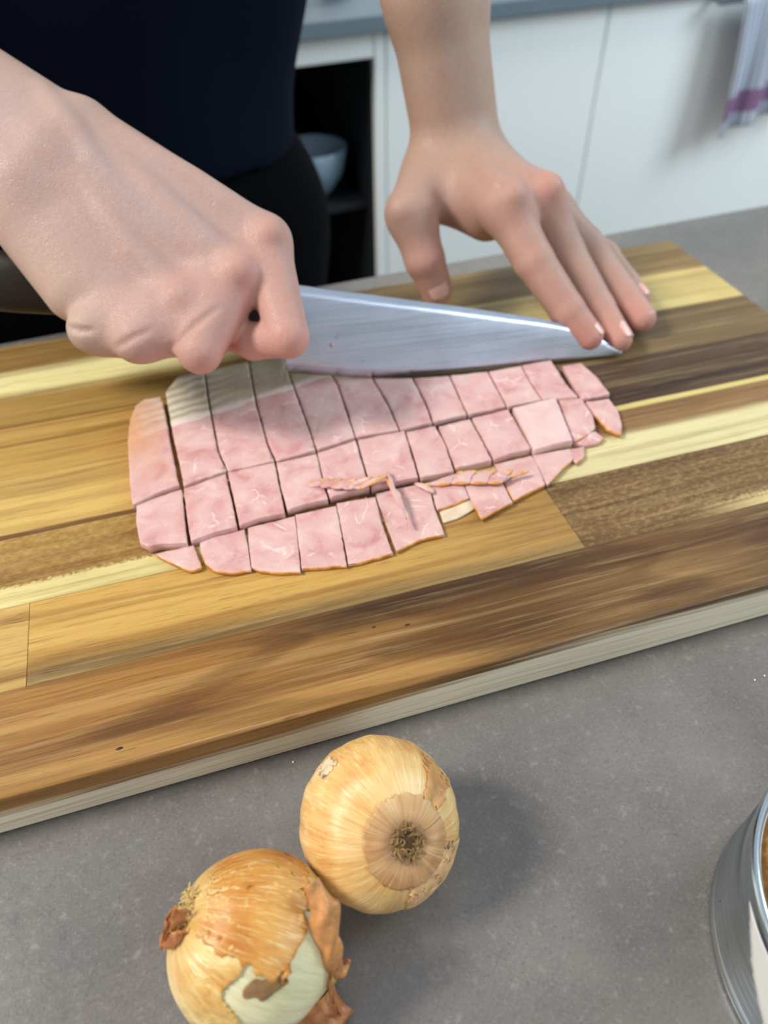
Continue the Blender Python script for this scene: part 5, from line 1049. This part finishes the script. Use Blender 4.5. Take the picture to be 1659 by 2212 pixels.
def build_body():
    parts = []
    V, F = sdf_mesh(body_fn, (-.52, .36, -.92), (.40, .84, .92), .0068)
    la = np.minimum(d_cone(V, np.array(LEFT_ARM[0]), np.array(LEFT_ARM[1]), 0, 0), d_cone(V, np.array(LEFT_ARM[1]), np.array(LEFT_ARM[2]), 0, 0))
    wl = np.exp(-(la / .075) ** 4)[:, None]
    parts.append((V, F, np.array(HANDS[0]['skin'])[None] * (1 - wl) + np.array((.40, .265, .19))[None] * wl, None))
    for hd in HANDS:
        V, F = sdf_mesh(hand_fn(hd), hd['lo'], hd['hi'], .00105)
        parts.append((V, F, tint_of(V, hd), hd))
    bm = bmesh.new(); lay = bm.verts.layers.float_color.new('tint')
    def add(V, F, Cc, keep):
        ok = keep(V); m = -np.ones(len(V), int); m[ok] = np.arange(ok.sum())
        fk = ok[F].all(1); vs = [bm.verts.new(p) for p in V[ok]]
        for v, c in zip(vs, Cc[ok]): v[lay] = (*c, 1)
        for f in m[F[fk]]:
            try: bm.faces.new([vs[i] for i in f])
            except ValueError: pass
        return vs
    def signed(V, hd): return (V - np.array(hd['cut'][0])) @ np.array(hd['cut'][1])     # > 0 towards the elbow
    V, F, Cc, _ = parts[0]
    def keepb(V):
        k = np.ones(len(V), bool)
        for hd in HANDS: k &= ~((signed(V, hd) < .004) & (np.linalg.norm(V - np.array(hd['cut'][0]), axis=1) < .30) & near_arm(V, hd))
        return k
    def near_arm(V, hd): return d_cone(V, np.array(hd['cut'][0]), np.array(hd['far']), .09, .16) < 0
    sets = [add(V, F, Cc, keepb)]
    for (V, F, Cc, hd) in parts[1:]: sets.append(add(V, F, Cc, lambda V, hd=hd: signed(V, hd) < -.001))
    bm.verts.index_update()
    be = [e for e in bm.edges if len(e.link_faces) == 1]
    for hd in HANDS:
        c = Vector(hd['cut'][0]); near = [e for e in be if ((e.verts[0].co + e.verts[1].co) / 2 - c).length < .06 and abs(((e.verts[0].co - c).dot(Vector(hd['cut'][1])))) < .03]
        try: bmesh.ops.bridge_loops(bm, edges=near)
        except Exception as ex: print('BRIDGE', ex, len(near))
    loose = [v for v in bm.verts if not v.link_faces]
    bmesh.ops.delete(bm, geom=loose, context='VERTS')
    print('BODY boundary edges', sum(1 for e in bm.edges if len(e.link_faces) == 1))
    me = bpy.data.meshes.new('body'); bm.to_mesh(me); bm.free()
    n = len(me.vertices); co = np.zeros(n * 3, np.float32); me.vertices.foreach_get('co', co)
    a = me.attributes.new('rest', 'FLOAT_VECTOR', 'POINT'); a.data.foreach_set('vector', co)
    co = co.reshape(-1, 3) - np.array(person.location, np.float32); me.vertices.foreach_set('co', co.ravel())
    me.polygons.foreach_set('use_smooth', [True] * len(me.polygons)); me.materials.append(MAT_SKIN); me.update()
    o = bpy.data.objects.new('body', me); C.objects.link(o); o.parent = person
    return o
body = build_body()
def fabric(name, col, sc=900):
    m = M(name, .95, 0, .04); a = m.noise(m.rest(), sc, 2, .6); b = m.noise(m.rest(), 9, 4, .6)
    m.col(m.mix(m.math('MULTIPLY', b, .6), col, tuple(x * 1.7 for x in col[:3]) + (1,))); m.bump(a, .25, .0005)
    return m.m
def folds(P, amp, f): return amp * (np.sin(P[:, 2] * f + 6 * np.sin(P[:, 0] * 7)) * .5 + np.sin(P[:, 0] * f * .7 + P[:, 2] * 9) * .5)
def shirt_fn(P):
    d = union(P, BODY['torso'], .05) - .015
    for sl in BODY['sleeves']: d = smin(d, union(P, sl, .02), .04)
    d = d + folds(P, .0022, 38)
    d = np.maximum(d, BODY['hem'] - P[:, 2] + .004 * np.sin(P[:, 0] * 30)); d = np.maximum(d, -(np.linalg.norm((P - np.array(BODY['collar'])) / np.array([1, 1, .55]), axis=1) - .072))
    for (c, n), sl in zip(BODY['cuffs'], BODY['sleeves']):
        ax_d = d_cone(P, np.array(sl[0][0]), np.array(sl[0][1]) + np.array(n) * .2, .085, .085)
        tor = union(P, BODY['torso'], .05) - .020
        d = np.maximum(d, np.where((ax_d < 0) & (tor > 0), (P - np.array(c)) @ np.array(n), -1))
    return d
V, F = sdf_mesh(shirt_fn, (-.46, .44, -.08), (.36, .86, .64), .0064); obj('shirt', V, F.tolist(), mat=fabric('navy_cotton', (.0036, .0056, .0125, 1)), parent=person)
def trouser_fn(P):
    d = None
    for leg in BODY['legs']:
        q = union(P, leg[:-1], .02) - .013; d = q if d is None else smin(d, q, .03)
    d = smin(d, union(P, BODY['hips'], .05) - .010, .04) + folds(P, .002, 30)
    d = np.maximum(d, P[:, 2] - BODY['hem'] - .05); d = np.maximum(d, -.855 - P[:, 2])
    return d
V, F = sdf_mesh(trouser_fn, (-.38, .46, -.88), (.26, .86, .16), .0064); obj('trousers', V, F.tolist(), mat=fabric('black_cotton', (.0024, .0026, .0032, 1)), parent=person)
for s in BODY['shoes']:
    def shoe_fn(P, s=s):
        d = union(P, s, .02); return np.maximum(d, -.8985 - P[:, 2])
    lo = np.min([np.array(p[0]) for p in s] + [np.array(p[1]) for p in s], 0) - .08; hi = np.max([np.array(p[0]) for p in s] + [np.array(p[1]) for p in s], 0) + .08
    V, F = sdf_mesh(shoe_fn, lo, hi, .005); obj('shoe', V, F.tolist(), mat=plain('black_shoe', (.01, .01, .012), .5), parent=person)
def hair_fn(P):
    c, r = BODY['head']; d = d_ell(P, np.array(c) + np.array([0, .012, .014]), np.array(r) + np.array([.006, .004, .006])) + .0022 * np.sin(P[:, 0] * 210 + 3 * np.sin(P[:, 1] * 60))
    cut = (P - np.array(c)) @ np.array([0, -.72, -.69]) - .012
    return np.maximum(d, cut)
c0 = np.array(BODY['head'][0]); V, F = sdf_mesh(hair_fn, c0 - .16, c0 + .17, .0045); obj('hair', V, F.tolist(), mat=plain('brown_hair', (.03, .018, .010), .55, 0, .3, .4, 80), parent=person)
for s in (-1, 1):
    e = c0 + np.array([s * .031, -.0800, .0015]); ey = obj('eye', *lathe([(.0005 + .0118 * math.sin(a), .0118 * math.cos(a)) for a in [math.pi * k / 12 for k in range(13)]], 20, tuple(e)), mat=plain('eye_white', (.6, .57, .54), .2), parent=person)
    iv, if_ = lathe([(.0052 * q, -.0118 + .0012 * q * q - .0003) for q in (.01, .5, .8, 1)], 16)
    obj('iris', [tuple(e + np.array([x, z * .92 + y * .38, y * .92 - z * -.38])) for x, y, z in iv], if_, mat=plain('brown_iris', (.05, .025, .012), .2), parent=ey, origin=tuple(person.location))
    C.objects[-1].location = (0, 0, 0)
def nail(tip, direc, normal, w, l, r, off=0.0):
    d = np.array(direc, float); d /= np.linalg.norm(d); nn = np.array(normal, float); nn -= d * (nn @ d); nn /= np.linalg.norm(nn); s = np.cross(d, nn)
    tip = np.array(tip)
    def fn(u, v):
        x = (v - .5) * 2; y = u
        ww = w * (1 - .35 * max(0, .35 - y) / .35 - .25 * max(0, y - .8) / .2)
        ang = x * ww / r
        return tip + d * (l * (y - .62)) + s * r * math.sin(ang) + nn * (r * math.cos(ang) + off + .0002 - .0016 * max(0, y - .45) ** 2)
    V, F = sheet(fn, 12, 12, .0005); return clean(obj('fingernail', V, F, mat=MAT_NAIL, parent=person))
for a in NAILS: nail(*a)
print('DONE', len(bpy.data.objects), sum(len(o.data.polygons) for o in bpy.data.objects if o.type == 'MESH'))
